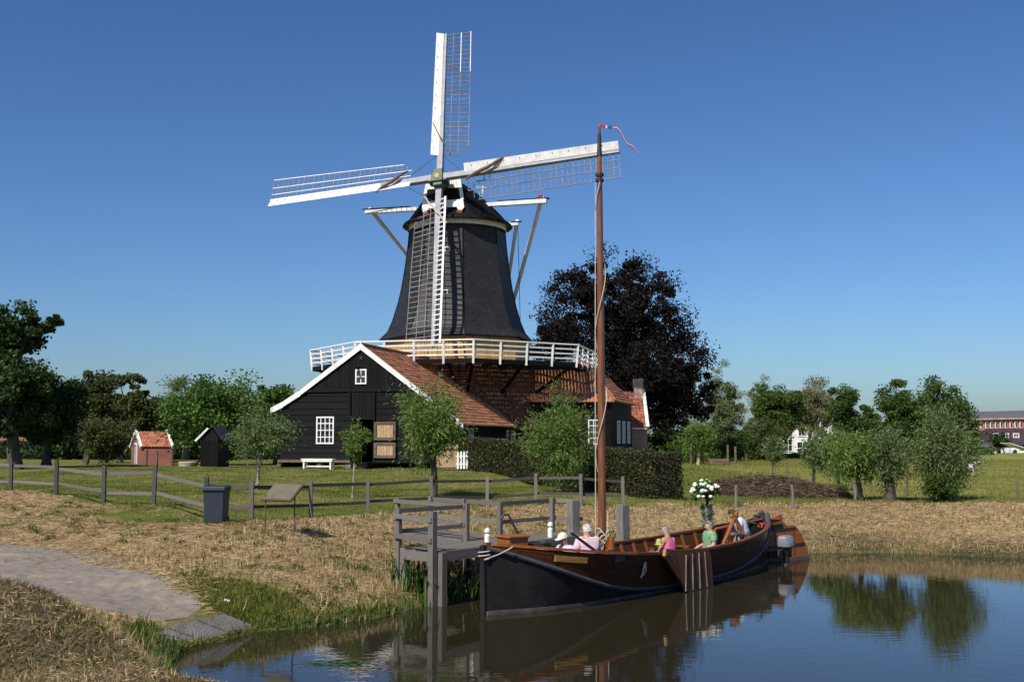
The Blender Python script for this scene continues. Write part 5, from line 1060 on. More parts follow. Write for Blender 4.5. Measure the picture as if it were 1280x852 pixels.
for a, c in (((.16, -2.85), (2.58, -2.85)), ((3.7, -2.85), (6.0, -2.85)), ((6.0, -2.85), (6.15, -2.0))):
    for z in (1.95, 1.50): bar('rail', B(*a, z), B(*c, z-.01), .045, .095, 'grey_wood', jet)
for z in (1.85, 1.42): bar('end_rail', B(.14, -2.85, z), B(.0, -1.6, z-.04), .045, .10, 'grey_wood', jet)
# gangway back to the bank
g0a, g0b = B(2.5, -2.78, 0), B(3.75, -2.78, 0); gd = Vector((-.62, .78, 0)).normalized(); gl = 3.0
for i in range(16):
    p = g0a+gd*(.1+i*.185); q = g0b+gd*(.1+i*.185); z = ZJ-.03+.03*i/16; bar('gangway_plank', p+UZ*z, q+UZ*z, .165, .05, 'grey_wood', jet)
for g0 in (g0a, g0b):
    bar('gangway_beam', g0+UZ*(ZJ-.12), g0+gd*3.1+UZ*(ZJ-.1), .08, .16, 'grey_wood', jet)
    for d_ in (1.5, 3.0): p = g0+gd*d_; bar('post', p+UZ*(zt(p.x, p.y)-.2), p+UZ*2.02, .10, .10, 'grey_wood', jet, up=BU)
    for z in (1.95, 1.52): bar('rail', g0+UZ*z+BU*.06*(1 if g0 is g0b else -1), g0+gd*3.1+UZ*z+BU*.06*(1 if g0 is g0b else -1), .045, .095, 'grey_wood', jet)
B = _B0
MG = 'square mooring posts along the barge'
def moor(s, o, top, w_, lab, fac=1):
    p = B(s, o, 0); o_ = thing('mooring_post', (p.x, p.y, -.6), lab, 'post', MG); t = MB(); t.box(p+UZ*((top-.6)/2), (w_, w_, top+.6), R_(38-45*0)); t.build('timber', 'grey_wood_w', o_, bevel=.012)
    t = MB(); t.box(p+UZ*(top+.0), (w_*.93, w_*.93, .03), R_(38)); t.build('top_cap', 'grey_wood_w', o_); return p
moor(5.85, -1.95, 1.98, .25, 'square grey mooring post at the end of the jetty rail')
moor(8.0, -1.85, 1.78, .26, 'square grey mooring post just behind the mast')
pr = moor(12.8, -1.95, 1.58, .24, 'mooring post carrying the bunch of white roses')
# white lanterns on the jetty edge
for s, lab in ((2.2, 'white jetty lantern nearer the chest on the foredeck'), (4.6, 'white jetty lantern behind the man in the cap')):
    p = B(s, -1.75, ZJ); o_ = thing('jetty_lantern', p, lab, 'lantern', 'white lanterns on the jetty'); MB().lathe(p, [(0, 0), (.065, 0), (.065, .20), (.04, .23), (.04, .27), (.07, .28), (.065, .34), (0, .38)], 12).build('lantern_body', 'white_clean', o_, smooth=True)
# rose bunch on the post
rb = pr+UZ*1.58; rose = thing('rose_bunch', rb, 'big bunch of white roses on top of the far mooring post', 'flowers', None); rng = np.random.default_rng(8); n_ = 1500
P, out, off, cv, cen = crown_pts((rb.x-.05, rb.y, rb.z+.38), .40, .34, .34, n_, 30, .14, rng, .3); leafmesh('leaves', P, rng.normal(size=(n_, 3)), .10, .055, rng.random(n_), 'leaf_rose', rose)
t = MB(); [t.tube([rb+Vector((rng.normal()*.03, rng.normal()*.03, -.0)), rb+Vector((rng.normal()*.1, rng.normal()*.1, .35))], .008, 4) for _ in range(12)]; t.build('stems', 'leaf_rose', rose)
bl = [(math.cos(a)*r, h) for a, r, h in []]
for i in range(34):
    d = unitv(rng.normal(size=(1, 3)))[0]; d[2] = abs(d[2])*.9+.05 if i < 29 else -.3; d[1] = -abs(d[1]) if i % 3 else d[1]
    c = Vector((rb.x-.05+d[0]*.44, rb.y+d[1]*.38, rb.z+.36+d[2]*.38)); r_ = rng.uniform(.045, .075)
    t = MB(); t.lathe(c, [(0, -r_*.9), (r_*.75, -r_*.55), (r_, 0), (r_*.72, r_*.6), (r_*.5, r_*.42), (r_*.3, r_*.75), (0, r_*.6)], 8); t.build('bloom', 'petal', rose, smooth=True)
# ivy up that post
n_ = 700; z = rng.random(n_)*1.9-.3; a = rng.random(n_)*6.28; P = np.stack([pr.x+np.cos(a)*.16+rng.normal(size=n_)*.03, pr.y+np.sin(a)*.16, z], 1); iv = leafmesh('trailing_leaves', P, rng.normal(size=(n_, 3)), .08, .04, rng.random(n_)*.8, 'leaf_rose', rose)

# ================================================================== people
def skin(name, V, E, Rr, mat, parent, roots=(0,), sub=2):
    me = bpy.data.meshes.new(name); o0 = origin(parent); me.from_pydata([Vector(v)-o0 for v in V], E, []); me.materials.append(MATS[mat]); o = link(name, me, parent)
    md = o.modifiers.new('Skin', 'SKIN'); md.use_smooth_shade = True
    if not me.skin_vertices: return o
    sv = me.skin_vertices[0].data
    for i, r in enumerate(Rr):
        sv[i].radius = r if hasattr(r, '__len__') else (r, r); sv[i].use_root = i in roots
    s = o.modifiers.new('Sub', 'SUBSURF'); s.levels = sub; s.render_levels = sub; return o
def person(label, loc, yaw, pose, seat=.45, lean=0., k=1., skinm='skin', shirt='shirt_white', trous='trousers_dark', hair='hair_grey', arms=None, cap_=None, head_pitch=0., group='people aboard the barge', sleeve=.55, longhair=False, head_yaw=0.):
    loc = Vector(loc); root = thing('person', loc, label, 'person', group); cy, sy_ = math.cos(yaw), math.sin(yaw)
    def Wp(p): p = Vector(p)*k; return loc+Vector((p.x*cy-p.y*sy_, p.x*sy_+p.y*cy, p.z))   # local y = facing
    sl_, cl_ = math.sin(lean), math.cos(lean)
    pel = Vector((0, 0, seat))
    def sp(x, y, h_): return pel+Vector((x, y*cl_+h_*sl_, h_*cl_-y*sl_))      # point on the leaning torso
    waist, chest, neck = sp(0, .0, .18), sp(0, .0, .41), sp(0, -.01, .535)
    hp = lean*.6+head_pitch; hd = Vector((0, math.sin(hp), math.cos(hp))); hf = Vector((0, math.cos(hp), -math.sin(hp)))
    hb = neck+hd*.055+hf*.01; hm = neck+hd*.135+hf*.025; ht = neck+hd*.225+hf*.01
    V = [pel, waist, chest, neck, hb, hm, ht]; Rr = [(.19, .14), (.17, .13), (.21, .15), (.072, .072), (.085, .09), (.098, .118), (.075, .09)]; E = [(i, i+1) for i in range(6)]; roots = [0]
    A = arms or {}
    sh = {}
    for s in (-1, 1):
        shd = sp(s*.20, 0, .46); el = Vector(A.get(s, (None,))[0]) if s in A else sp(s*.28, .03, .18); wr = Vector(A[s][1]) if s in A else pel+Vector((s*.2, .26, .12)); sh[s] = (shd, el, wr)
        hn = wr+(wr-el).normalized()*.075
        b0 = len(V); V += [shd, el, wr, hn]; Rr += [.072, .055, .040, (.046, .026)]; E += [(2, b0), (b0, b0+1), (b0+1, b0+2), (b0+2, b0+3)]
        d = (wr-el).normalized(); sd = d.cross(Vector((0, 0, 1))); sd = sd.normalized() if sd.length > .1 else Vector((1, 0, 0)); dn = sd.cross(d)
        for fi, (o_, L_) in enumerate(((-.027, .075), (-.009, .085), (.009, .08), (.026, .062))):
            b1 = len(V); st_ = hn+sd*o_; V += [st_-d*.02, st_+d*L_*.55-dn*.005, st_+d*L_-dn*.025]; Rr += [.009, .0085, .007]; E += [(b1, b1+1), (b1+1, b1+2)]; roots.append(b1)
        b1 = len(V); V += [wr+d*.03+sd*.02*-s, wr+d*.07-sd*.05*s, wr+d*.10-sd*.06*s]; Rr += [.012, .0105, .008]; E += [(b1, b1+1), (b1+1, b1+2)]; roots.append(b1)
    for s in (-1, 1):
        hip = pel+Vector((s*.09, 0, -.05))
        if pose == 'sit': kn, an, to = Vector((s*.12, .43, seat+.02)), Vector((s*.12, .46, max(.08, seat-.40))), Vector((s*.13, .62, max(.03, seat-.45)))
        elif pose == 'crouch': kn, an, to = Vector((s*.15, .30, seat*.58)), Vector((s*.14, .02, .08)), Vector((s*.15, .2, .03))
        else: kn, an, to = Vector((s*.10, .03, seat*.53)), Vector((s*.10, -.02, .08)), Vector((s*.12, .15, .03))
        b0 = len(V); V += [hip, kn, an, to]; Rr += [.088, .058, .04, (.042, .03)]; E += [(0, b0), (b0, b0+1), (b0+1, b0+2), (b0+2, b0+3)]
    n0 = len(V); V += [hm+hf*.085-hd*.0, hm+hf*.118-hd*.03]; Rr += [.012, .016]; E += [(n0, n0+1)]; roots.append(n0)
    for s in (-1, 1):
        n0 = len(V); V += [hm+Vector((s*.078, 0, 0))-hf*.02+hd*.02, hm+Vector((s*.088, 0, 0))-hf*.025-hd*.03]; Rr += [(.018, .01), (.013, .009)]; E += [(n0, n0+1)]; roots.append(n0)
    skin('body', [Wp(v) for v in V], E, [tuple(x*k for x in r) if hasattr(r, '__len__') else r*k for r in Rr], skinm, root, roots)
    # eyes and mouth
    t = MB()
    for s in (-1, 1): t.lathe(Wp(hm+Vector((s*.033, 0, 0))+hf*.092+hd*.015), [(0, -.009), (.011, 0), (0, .009)], 6)
    t.build('eyes', 'glass', root)
    t = MB(); t.tube([Wp(hm+Vector((-.025, 0, 0))+hf*.088-hd*.06), Wp(hm+hf*.098-hd*.062), Wp(hm+Vector((.025, 0, 0))+hf*.088-hd*.06)], .006*k, 5); t.build('mouth', 'red_paint', root)
    # shirt
    SV = [pel+Vector((0, 0, -.04)), waist, chest, neck-hd*.005]; SR = [(.23, .18), (.22, .175), (.265, .19), (.135, .12)]; SE = [(0, 1), (1, 2), (2, 3)]
    for s in (-1, 1):
        shd, el, wr = sh[s]; b0 = len(SV); SV += [shd, shd.lerp(el, .45), shd.lerp(el, max(sleeve, .5)*1.3 if sleeve else .3)] if sleeve else [sp(s*.13, 0, .49)]
        if sleeve: SR += [.105, .095, .092]; SE += [(2, b0), (b0, b0+1), (b0+1, b0+2)]
        else: SR += [.075]; SE += [(2, b0)]
    skin('shirt', [Wp(v) for v in SV], SE, [tuple(x*k for x in r) if hasattr(r, '__len__') else r*k for r in SR], shirt, root)
    TV = [pel+Vector((0, 0, .02))]; TR = [(.17, .13)]; TE = []
    nleg = len(Rr)-8-6; legs = []
    for s in (-1, 1):
        hip = pel+Vector((s*.09, 0, -.05))
        if pose == 'sit': kn, an = Vector((s*.12, .43, seat+.02)), Vector((s*.12, .46, max(.1, seat-.38)))
        elif pose == 'crouch': kn, an = Vector((s*.15, .30, seat*.58)), Vector((s*.14, .02, .1))
        else: kn, an = Vector((s*.10, .03, seat*.53)), Vector((s*.10, -.02, .1))
        b0 = len(TV); TV += [hip, kn, an]; TR += [.105, .075, .06]; TE += [(0, b0), (b0, b0+1), (b0+1, b0+2)]
        to = an+Vector((0, .14, -.06)); t = MB(); t.tube([Wp(an+Vector((0, -.06, -.05))), Wp(an+Vector((0, .06, -.05))), Wp(to)], [.05*k, .052*k, .03*k], 8); t.build('shoe', 'shoe', root, smooth=True)
    skin('trousers', [Wp(v) for v in TV], TE, [tuple(x*k for x in r) if hasattr(r, '__len__') else r*k for r in TR], trous, root)
    # hair: a shell over the crown and back of the head, clear of the face
    Vh, Fh = [], []; nu, nv = 18, 11; c = hm+hd*.015
    for j in range(nv):
        th = math.pi*j/(nv-1)*(.72 if not longhair else .86)
        for i in range(nu):
            ph = 2*math.pi*i/nu; fr = math.cos(ph)
            wob = 1+.035*math.sin(i*2.7+j*1.9)
            low = th if fr < .25 else min(th, .95-.25*fr)
            Vh.append(Wp(c+(Vector((1, 0, 0))*math.sin(ph)*math.sin(low)*.090+hf*fr*math.sin(low)*.110+hd*math.cos(low)*.118)*wob))
    for j in range(nv-1):
        for i in range(nu): Fh.append((j*nu+i, j*nu+(i+1) % nu, (j+1)*nu+(i+1) % nu, (j+1)*nu+i))
    if hair:
        t = MB(); t.add(Vh, Fh); ho = t.build('hair', hair, root, smooth=True); hv = np.array([tuple(v) for v in Vh]); ii = RNG.integers(0, len(hv), 420); ctr = np.array(tuple(Wp(hm)))
        Pn = hv[ii]+RNG.normal(size=(420, 3))*.008; Dn = unitv(RNG.normal(size=(420, 3))*.6+(Pn-ctr)*4+np.array([0, 0, -.6])); leafmesh('hair_strands', Pn, Dn, .045*k, .012*k, RNG.random(420), hair, ho)
    if cap_:
        Vc = []; Fc = []
        for j in range(7):
            th = 1.5*j/6
            for i in range(nu): ph = 2*math.pi*i/nu; Vc.append(Wp(c+hd*.02+Vector((1, 0, 0))*math.sin(ph)*math.sin(th)*.108+hf*math.cos(ph)*math.sin(th)*.128+hd*math.cos(th)*.13))
        for j in range(6):
            for i in range(nu): Fc.append((j*nu+i, j*nu+(i+1) % nu, (j+1)*nu+(i+1) % nu, (j+1)*nu+i))
        t = MB(); t.add(Vc, Fc); cp_ = t.build('cap', cap_, root, smooth=True)
        pk = [c+hd*.03+Vector((1, 0, 0))*math.sin(a)*.095+hf*(.10+.10*math.cos(a*1.0)) for a in np.linspace(-1.5, 1.5, 9)]+[c+hd*.035+Vector((.09, 0, 0))+hf*.05, c+hd*.035+Vector((-.09, 0, 0))+hf*.05]
        MB().prism([Wp(p) for p in pk], Wp(hd*.008)-Wp((0, 0, 0))).build('peak', cap_, cp_)
    return root
def byaw(v): return math.atan2(-v.x, v.y)   # yaw that turns local +y to v
yl = byaw(-BU)                              # facing the bow
person('seated person in a cream cap and lilac shirt pointing toward the jetty', B(2.72, .16, .24), byaw(-BU*.8-BN*.25), 'sit', .45, .22, 1., 'skin_tan', 'shirt_lilac', 'trousers_beige', 'hair_grey', {1: ((.20, .30, .72), (.16, .60, .80)), -1: ((-.30, .14, .62), (-.20, .36, .55))}, 'cap_cream', head_pitch=.15)
person('white haired seated person in a pale pink shirt, back turned, next to the mast', B(3.35, .22, .22), byaw(Vector((-.35, .94, 0))), 'sit', .55, .05, 1.04, 'skin', 'shirt_pink', 'trousers_beige', 'hair_white')
person('small seated child with brown hair and a white top beside the woman in pink', B(6.02, .35, .14), byaw(Vector((-.9, .5, 0))), 'sit', .36, .1, .68, 'skin', 'shirt_white', 'trousers_dark', 'hair_brown', longhair=True, head_pitch=.3)
person('grey haired seated woman in a sleeveless pink top', B(6.78, .28, .15), byaw(Vector((-.75, .65, 0))), 'sit', .45, .08, 1., 'skin_tan', 'top_magenta', 'trousers_dark', 'hair_grey', sleeve=0, head_pitch=.35, arms={1: ((.24, .12, .62), (.12, .36, .55)), -1: ((-.27, .10, .62), (-.14, .36, .55))})
person('grey haired person in a green t-shirt looking toward the bow', B(8.95, .25, .14), byaw(Vector((-.95, -.25, 0))), 'sit', .45, .03, 1.0, 'skin', 'shirt_green', 'trousers_dark', 'hair_grey', head_pitch=.1)
person('dark haired person in a pale blue checked shirt stooping by the tiller', B(11.05, .2, -.02), byaw(Vector((-.95, -.15, 0))), 'stand', .84, .5, 1.05, 'skin_tan', 'shirt_blue', 'trousers_beige', 'hair_brown', arms={1: ((.2, .30, 1.02), (.10, .42, .78)), -1: ((-.24, .26, 1.0), (-.18, .36, .74))}, head_pitch=.35)
# lime green sun hat held up beside the child
p = B(6.28, .3, 1.0); o_ = thing('sun_hat', p, 'lime green sun hat held between child and woman in pink', 'hat', None); MB().lathe(p, [(0, .12), (.05, .11), (.075, .06), (.08, .0), (.115, -.02), (.11, -.03), (.07, -.01), (0, .0)], 14).build('hat_felt', 'lime', o_, smooth=True)

# ================================================================== sheds and houses farther off
def gable_house(name, label, x0, x1, y0, y1, zb, ze, za, wmat, rmat, ridge='x', cat='building', ov=.25):
    o = thing(name, ((x0+x1)/2, (y0+y1)/2, zb), label, cat); t = MB()
    if ridge == 'x':
        ym = (y0+y1)/2; t.prism([(x0, y0, zb-.3), (x0, y1, zb-.3), (x0, y1, ze), (x0, ym, za), (x0, y0, ze)], (x1-x0, 0, 0)); t.build('wall', wmat, o); k = (za-ze)/(ym-y0)
        for s, y in ((1, y0), (-1, y1)):
            MB().prism([(x0-ov, y-s*ov, ze-k*ov+.06), (x1+ov, y-s*ov, ze-k*ov+.06), (x1+ov, ym, za+.06), (x0-ov, ym, za+.06)], (0, 0, .08)).build('roof', rmat, o)
    else:
        xm = (x0+x1)/2; t.prism([(x0, y0, zb-.3), (x1, y0, zb-.3), (x1, y0, ze), (xm, y0, za), (x0, y0, ze)], (0, y1-y0, 0)); t.build('wall', wmat, o); k = (za-ze)/(xm-x0)
        for s, x in ((1, x0), (-1, x1)):
            MB().prism([(x-s*ov, y0-ov, ze-k*ov+.06), (x-s*ov, y1+ov, ze-k*ov+.06), (xm, y1+ov, za+.06), (xm, y0-ov, za+.06)], (0, 0, .08)).build('roof', rmat, o)
    return o
# brick shed: gable end turned to the left, long side to the viewer
Y = 76; a = at(177, 580, Y); bx, ex_ = xat(177, Y), xat(216, Y); z0 = zt(bx, Y); ang = R_(-20)
sd = thing('brick_shed', (bx, Y, z0), 'small red brick shed with tiled roof and white verges', 'shed')
e1 = Vector((math.cos(ang), math.sin(ang)*-.0-.12, 0)).normalized(); e2 = Vector((-.50, .87, 0)); L1 = (ex_-bx)/e1.x; L2 = 3.3; P0 = Vector((bx, Y, 0)); hE, hA = z0+1.25, z0+2.15
g = [P0, P0+e2*L2]; mid = P0+e2*L2/2
t = MB(); t.prism([P0+UZ*(z0-.2), P0+e2*L2+UZ*(z0-.2), P0+e2*L2+UZ*hE, mid+UZ*hA, P0+UZ*hE], e1*L1); t.build('wall', 'brick', sd)
ns = Vector((e1.y, -e1.x, 0))
tile_roof('roof_tiles', [P0-e2*.15+UZ*(hE-.08), P0+e1*L1-e2*.15+UZ*(hE-.08), mid+e1*L1+UZ*(hA+.05), mid+UZ*(hA+.05)], sd, 'tile_new', .26, .28); tile_roof('roof_tiles', [P0+e1*L1+e2*(L2+.15)+UZ*(hE-.08), P0+e2*(L2+.15)+UZ*(hE-.08), mid+UZ*(hA+.05), mid+e1*L1+UZ*(hA+.05)], sd, 'tile_new', .26, .28)
for f in (-.05, L1+.05):
    for q in (P0-e2*.2, P0+e2*(L2+.2)): t = MB(); t.beam(q+e1*f+UZ*(hE-.1), mid+e1*f+UZ*(hA+.12), .14, .2); t.build('verge_board', 'white_clean', sd)
dc = P0+e2*L2*.48-e1*.03; fr = MB().box(dc+UZ*(z0+.72), (.07, .75, 1.45), math.atan2(e2.y, e2.x)-math.pi/2).build('door_frame', 'white_clean', sd); MB().box(dc-e1*.03+UZ*(z0+.68), (.06, .56, 1.3), math.atan2(e2.y, e2.x)-math.pi/2).build('door', 'stock', sd)
for i, px in enumerate((184, 197, 216)):
    x = xat(px, 70); z = zt(x, 70); t = MB(); t.tube([(x, 70, z-.1), (x, 70, z+1.0)], .07, 7); tag(t.build('stake', 'brown_wood'), ['stake before the left half of the brick shed', 'stake before the middle of the brick shed', 'stake at the far corner of the brick shed'][i], 'post', 'stakes by the brick shed')
x = xat(235, 70); tag(MB().lathe((x, 70, zt(x, 70)-.05), [(0, 0), (.5, 0), (.55, .3), (.5, .36), (.42, .34), (.4, .1), (0, .1)], 18).build('stone_trough', 'concrete', smooth=True), 'low round grey stone trough between brick shed and black hut', 'trough')
# black hut
Y = 66; x0, x1 = xat(251, Y), xat(274, Y); z0 = zt(x0, Y); hut = thing('black_hut', ((x0+x1)/2, Y, z0), 'small black boarded hut with a white verge under the linden', 'hut')
t = MB(); t.prism([(x0, Y, z0-.1), (x1, Y-.2, z0-.1), (x1, Y-.2, zat(548, Y)), ((x0+x1)/2+.15, Y, zat(538, Y)+.1), (x0, Y, zat(549, Y))], (.0, 2.6, 0)); t.build('wall', 'tar_plain', hut)
for i in range(9): x = x0+.06+i*(x1-x0)/9; bar('board', (x, Y-.03-.2*i/9, z0), (x, Y-.03-.2*i/9, zat(550, Y)), (x1-x0)/9-.02, .03, 'tar', hut, up=(0, 1, 0))
MB().beam((x0-.3, Y-.1, zat(551, Y)), ((x0+x1)/2-.1, Y-.1, zat(537, Y)+.1), .08, .11).build('verge_board', 'white', hut)
MB().prism([(x0-.3, Y, zat(551, Y)+.06), ((x0+x1)/2+.15, Y, zat(537, Y)+.2), ((x0+x1)/2+.15, Y+2.7, zat(537, Y)+.2), (x0-.3, Y+2.7, zat(551, Y)+.06)], (0, 0, .06)).build('roof', 'tile_dark', hut); MB().prism([(x1+.2, Y-.25, zat(550, Y)), ((x0+x1)/2+.15, Y, zat(537, Y)+.2), ((x0+x1)/2+.15, Y+2.7, zat(537, Y)+.2), (x1+.2, Y+2.7, zat(550, Y))], (0, 0, .06)).build('roof', 'tile_dark', hut)
MB().beam((x0-.3, Y+.1, z0), (x0, Y+.1, z0+.55), .2, .05).build('leaning_board', 'tar_plain', hut)
# pale house glimpsed at the left edge
gable_house('far_cottage', 'pale cottage glimpsed under the tall chestnut', xat(-20, 108), xat(27, 108), 108, 114, 1.9, zat(556, 108), zat(540, 108), 'brick_pale', 'tile', 'x')
gable_house('far_cottage', 'low roof glimpsed between the dark chestnuts and orchard trees', xat(72, 112), xat(100, 112), 112, 118, 1.9, zat(560, 112), zat(546, 112), 'brick_pale', 'roof_grey', 'x')
# white house behind the oak
Y = 146; wh = gable_house('white_house', 'white gabled house behind the dense oak', xat(976, Y), xat(1028, Y), Y, Y+9, 1.5, zat(548, Y), zat(527, Y), 'render_white', 'tile', 'y', 'house')
for px, py, w_, h_ in ((985, 556, 1.2, 1.7), (1003, 560, 1.6, 1.8), (1018, 558, 1.3, 1.7), (1002, 540, 1.0, 1.1)): window((xat(px, Y), Y-.02, zat(py, Y)), w_, h_, wh, (1, 0, 0), 2, 2, .08, fw=.12)
gh = gable_house('grey_gable_house', 'steep grey roofed house behind the weeping tree', xat(1018, 160), xat(1052, 160), 160, 168, 1.5, zat(535, 160), zat(508, 160), 'render_white', 'roof_grey', 'y', 'house')
# red brick block with rows of white framed windows
Y = 262; x0, x1 = xat(1212, Y), xat(1345, Y); blk = thing('brick_block', ((x0+x1)/2, Y, 1.4), 'long red brick block with rows of white framed windows', 'building'); zr = zat(524, Y)
MB().prism([(x0, Y, 1), (x1, Y-8, 1), (x1, Y-8, zr+.4), (x0, Y, zr)], (3, 14, 0)).build('wall', 'brick_far', blk)
q = [Vector((x0-.4, Y-.5, zr)), Vector((x1+.4, Y-8.5, zr+.4))]; MB().prism([q[0], q[1], q[1]+Vector((1.5, 6, 1.9)), q[0]+Vector((3.5, 6, 1.7))], (0, 0, .2)).build('roof', 'roof_grey', blk); MB().beam(q[0]+UZ*.0, q[1], .5, .35).build('cornice', 'brick_pale', blk)
for r in range(4):
    for i in range(25):
        f = (i+.6)/25; p = Vector((x0+(x1-x0)*f, Y-8*f-.05, zr-1.35-r*2.15+.3*f)); fo = bar('window', p-UZ*.75, p+UZ*.75, .12, .62, 'render_white', blk, up=(1, 0, 0)); g_ = bar('pane', p+Vector((.06, -.08, -.6)), p+Vector((.06, -.08, .5)), .06, .36, 'glass', blk, up=(1, 0, 0))
    if r < 3:
        z = zr-2.45-r*2.15; MB().beam((x0-.05, Y-.04, z), (x1, Y-8.04, z+.3), .1, .18).build('string_course', 'brick_pale', blk)
# plum roofed house
Y = 185; x0, x1 = xat(1236, Y), xat(1300, Y); ph = thing('plum_roofed_house', ((x0+x1)/2, Y, 1.4), 'house with a plum coloured hipped roof and white dormer windows', 'house'); ze, za = zat(553, Y), zat(535, Y)
MB().prism([(x0+.6, Y, 1), (x1, Y, 1), (x1, Y, ze), (x0+.6, Y, ze)], (0, 8, 0)).build('wall', 'render_white', ph)
MB().loft([[(x0, Y-.5, ze), (x1+.5, Y-.5, ze), (x1+.5, Y+8.5, ze), (x0, Y+8.5, ze)], [(x0+1.9, Y+3, za), (x1-1, Y+3, za), (x1-1, Y+5.5, za), (x0+1.9, Y+5.5, za)]]).build('roof', 'roof_plum', ph)
for px in (1247, 1260, 1273): window((xat(px, Y), Y+.9, zat(544, Y)), 1.0, .8, ph, (1, 0, 0), 2, 1, .2, 'dormer_window', .14)
for px in (1246, 1268, 1276): window((xat(px, Y), Y-.05, zat(558, Y)), 1.3, 1.0, ph, (1, 0, 0), 2, 1, .08)
# parked van and a white tent roof in front
def car(px, Y, label, w_, h_, mat):
    x = xat(px, Y); z = 1.4; c = thing('parked_car', (x, Y, z), label, 'car', 'cars by the far houses'); pr_ = [(-.5, .22), (-.48, .55), (-.30, .60), (-.18, .98), (.25, 1.0), (.40, .62), (.5, .55), (.5, .22)]
    MB().prism([(x+a*w_, Y, z+b_*h_) for a, b_ in pr_], (0, 1.7, 0)).build('body', mat, c, bevel=.05)
    MB().prism([(x+a*w_, Y-.02, z+b_*h_) for a, b_ in ((-.26, .64), (-.15, .92), (.22, .92), (.34, .64))], (0, .02, 0)).build('side_window', 'glass', c)
    for a in (-.3, .31): MB().tube([(x+a*w_, Y-.04, z+.32), (x+a*w_, Y+.2, z+.32)], .32, 14).build('wheel', 'iron', c, smooth=True)
car(1222, 200, 'white van parked left of the plum roofed house', 4.6, 2.0, 'car_white'); car(1258, 178, 'white car parked before the plum roofed house', 4.2, 1.5, 'car_white')
x = xat(1277, 150); tn = thing('white_tent', (x, 150, 1.4), 'white sheet roof by the field edge at the picture side', 'tent'); MB().prism([(x-1.6, 150, 3.1), (x+2.2, 150, 1.9), (x+2.2, 153, 1.9), (x-1.6, 153, 3.1)], (0, 0, .07)).build('sheet', 'car_white', tn)
for a, b_ in ((-1.5, 3.1), (2.1, 1.9)): MB().tube([(x+a, 150.2, 1.3), (x+a, 150.2, b_)], .05, 6).build('pole', 'steel', tn)
# goat in the meadow behind the bush
p = onland(1209, 70); goat = thing('goat', p, 'white goat standing half hidden behind the biggest willow bush', 'goat'); q = p
V = [q+Vector(v) for v in ((-.38, 0, .62), (-.1, 0, .60), (.2, 0, .62), (.36, 0, .68), (.48, 0, .86), (.60, 0, .92), (.74, -.02, .82), (-.5, 0, .70))]; E = [(0, 1), (1, 2), (2, 3), (3, 4), (4, 5), (5, 6), (0, 7)]; Rr = [(.13, .15), (.16, .18), (.15, .18), (.11, .13), .075, .08, .045, .03]
for sx, sy in ((-.36, -.09), (-.36, .09), (.26, -.09), (.26, .09)):
    b0 = len(V); kx = .06 if sx < 0 else 0; V += [q+Vector((sx, sy, .48)), q+Vector((sx+(.05 if sx < 0 else 0), sy, .34)), q+Vector((sx-kx, sy, .2)), q+Vector((sx-.01, sy, .02))]; Rr += [.07, .045, .03, .028]; E += [(0 if sx < 0 else 2, b0), (b0, b0+1), (b0+1, b0+2), (b0+2, b0+3)]
for s in (-1, 1): b0 = len(V); V += [q+Vector((.57, s*.06, .96)), q+Vector((.52, s*.15, .95))]; Rr += [.025, .02]; E += [(5, b0), (b0, b0+1)]
skin('body', V, E, Rr, 'fur_white', goat)

# ================================================================== ground cover
rng = np.random.default_rng(99)
def scatter(n, x0, x1, y0, y1, near=1.0):
    x = x0+(x1-x0)*rng.random(n); y = y0*(y1/y0)**(rng.random(n)**near); return x, y
def inview(x, y, pad=60):
    u = 640+FPX*x/np.maximum(y, .5); return (u > -pad) & (u < 1280+pad)
def on_path(x, y):
    d = np.full(len(x), 1e9)
    for i in range(len(cl)-1):
        a = np.array(cl[i]); b_ = np.array(cl[i+1]); ab = b_-a; P = np.stack([x, y], 1); t_ = np.clip(((P-a)@ab)/(ab@ab), 0, 1); dd = np.hypot(*(P-(a+t_[:, None]*ab)).T)/(wd[i]+(wd[i+1]-wd[i])*t_); d = np.minimum(d, dd)
    return d
# cut hay lying on the banks
x, y = scatter(430000, -19, 20, 7.5, 42); k = inview(x, y); x, y = x[k], y[k]; s = shore_dist(x, y); g = greenness(x, y); op = on_path(x, y)
k = (s > .15) & (rng.random(len(x)) > g*1.15) & ((op > 1.0) | (rng.random(len(x)) < np.where(op > .72, .45, .05))) & (y < fence_y(x)+.3); k &= rng.random(len(x)) < (.25+1.1*fbm(x, y, .8, 31)); k &= (y > 15.5) | (rng.random(len(x)) < .45)
x, y = x[k], y[k]; n_ = len(x); clump = fbm(x, y, 1.3, 33); z = height(x, y)+.012+.07*rng.random(n_)*clump; a = rng.random(n_)*6.28; D = np.stack([np.cos(a), np.sin(a), (rng.random(n_)-.3)*.55], 1)
ln = (.12+.25*rng.random(n_))*np.clip(y/19, .38, 1); wdt = .005+.00038*y
hayo = leafmesh('hay', np.stack([x, y, z], 1), D, ln, wdt*(.7+.6*rng.random(n_)), .1+.6*rng.random(n_)+.6*(fbm(x, y, .45, 36)-.45), 'hay_straw'); tag(hayo, 'cut dry hay lying over the mown banks', 'hay', kind='stuff')
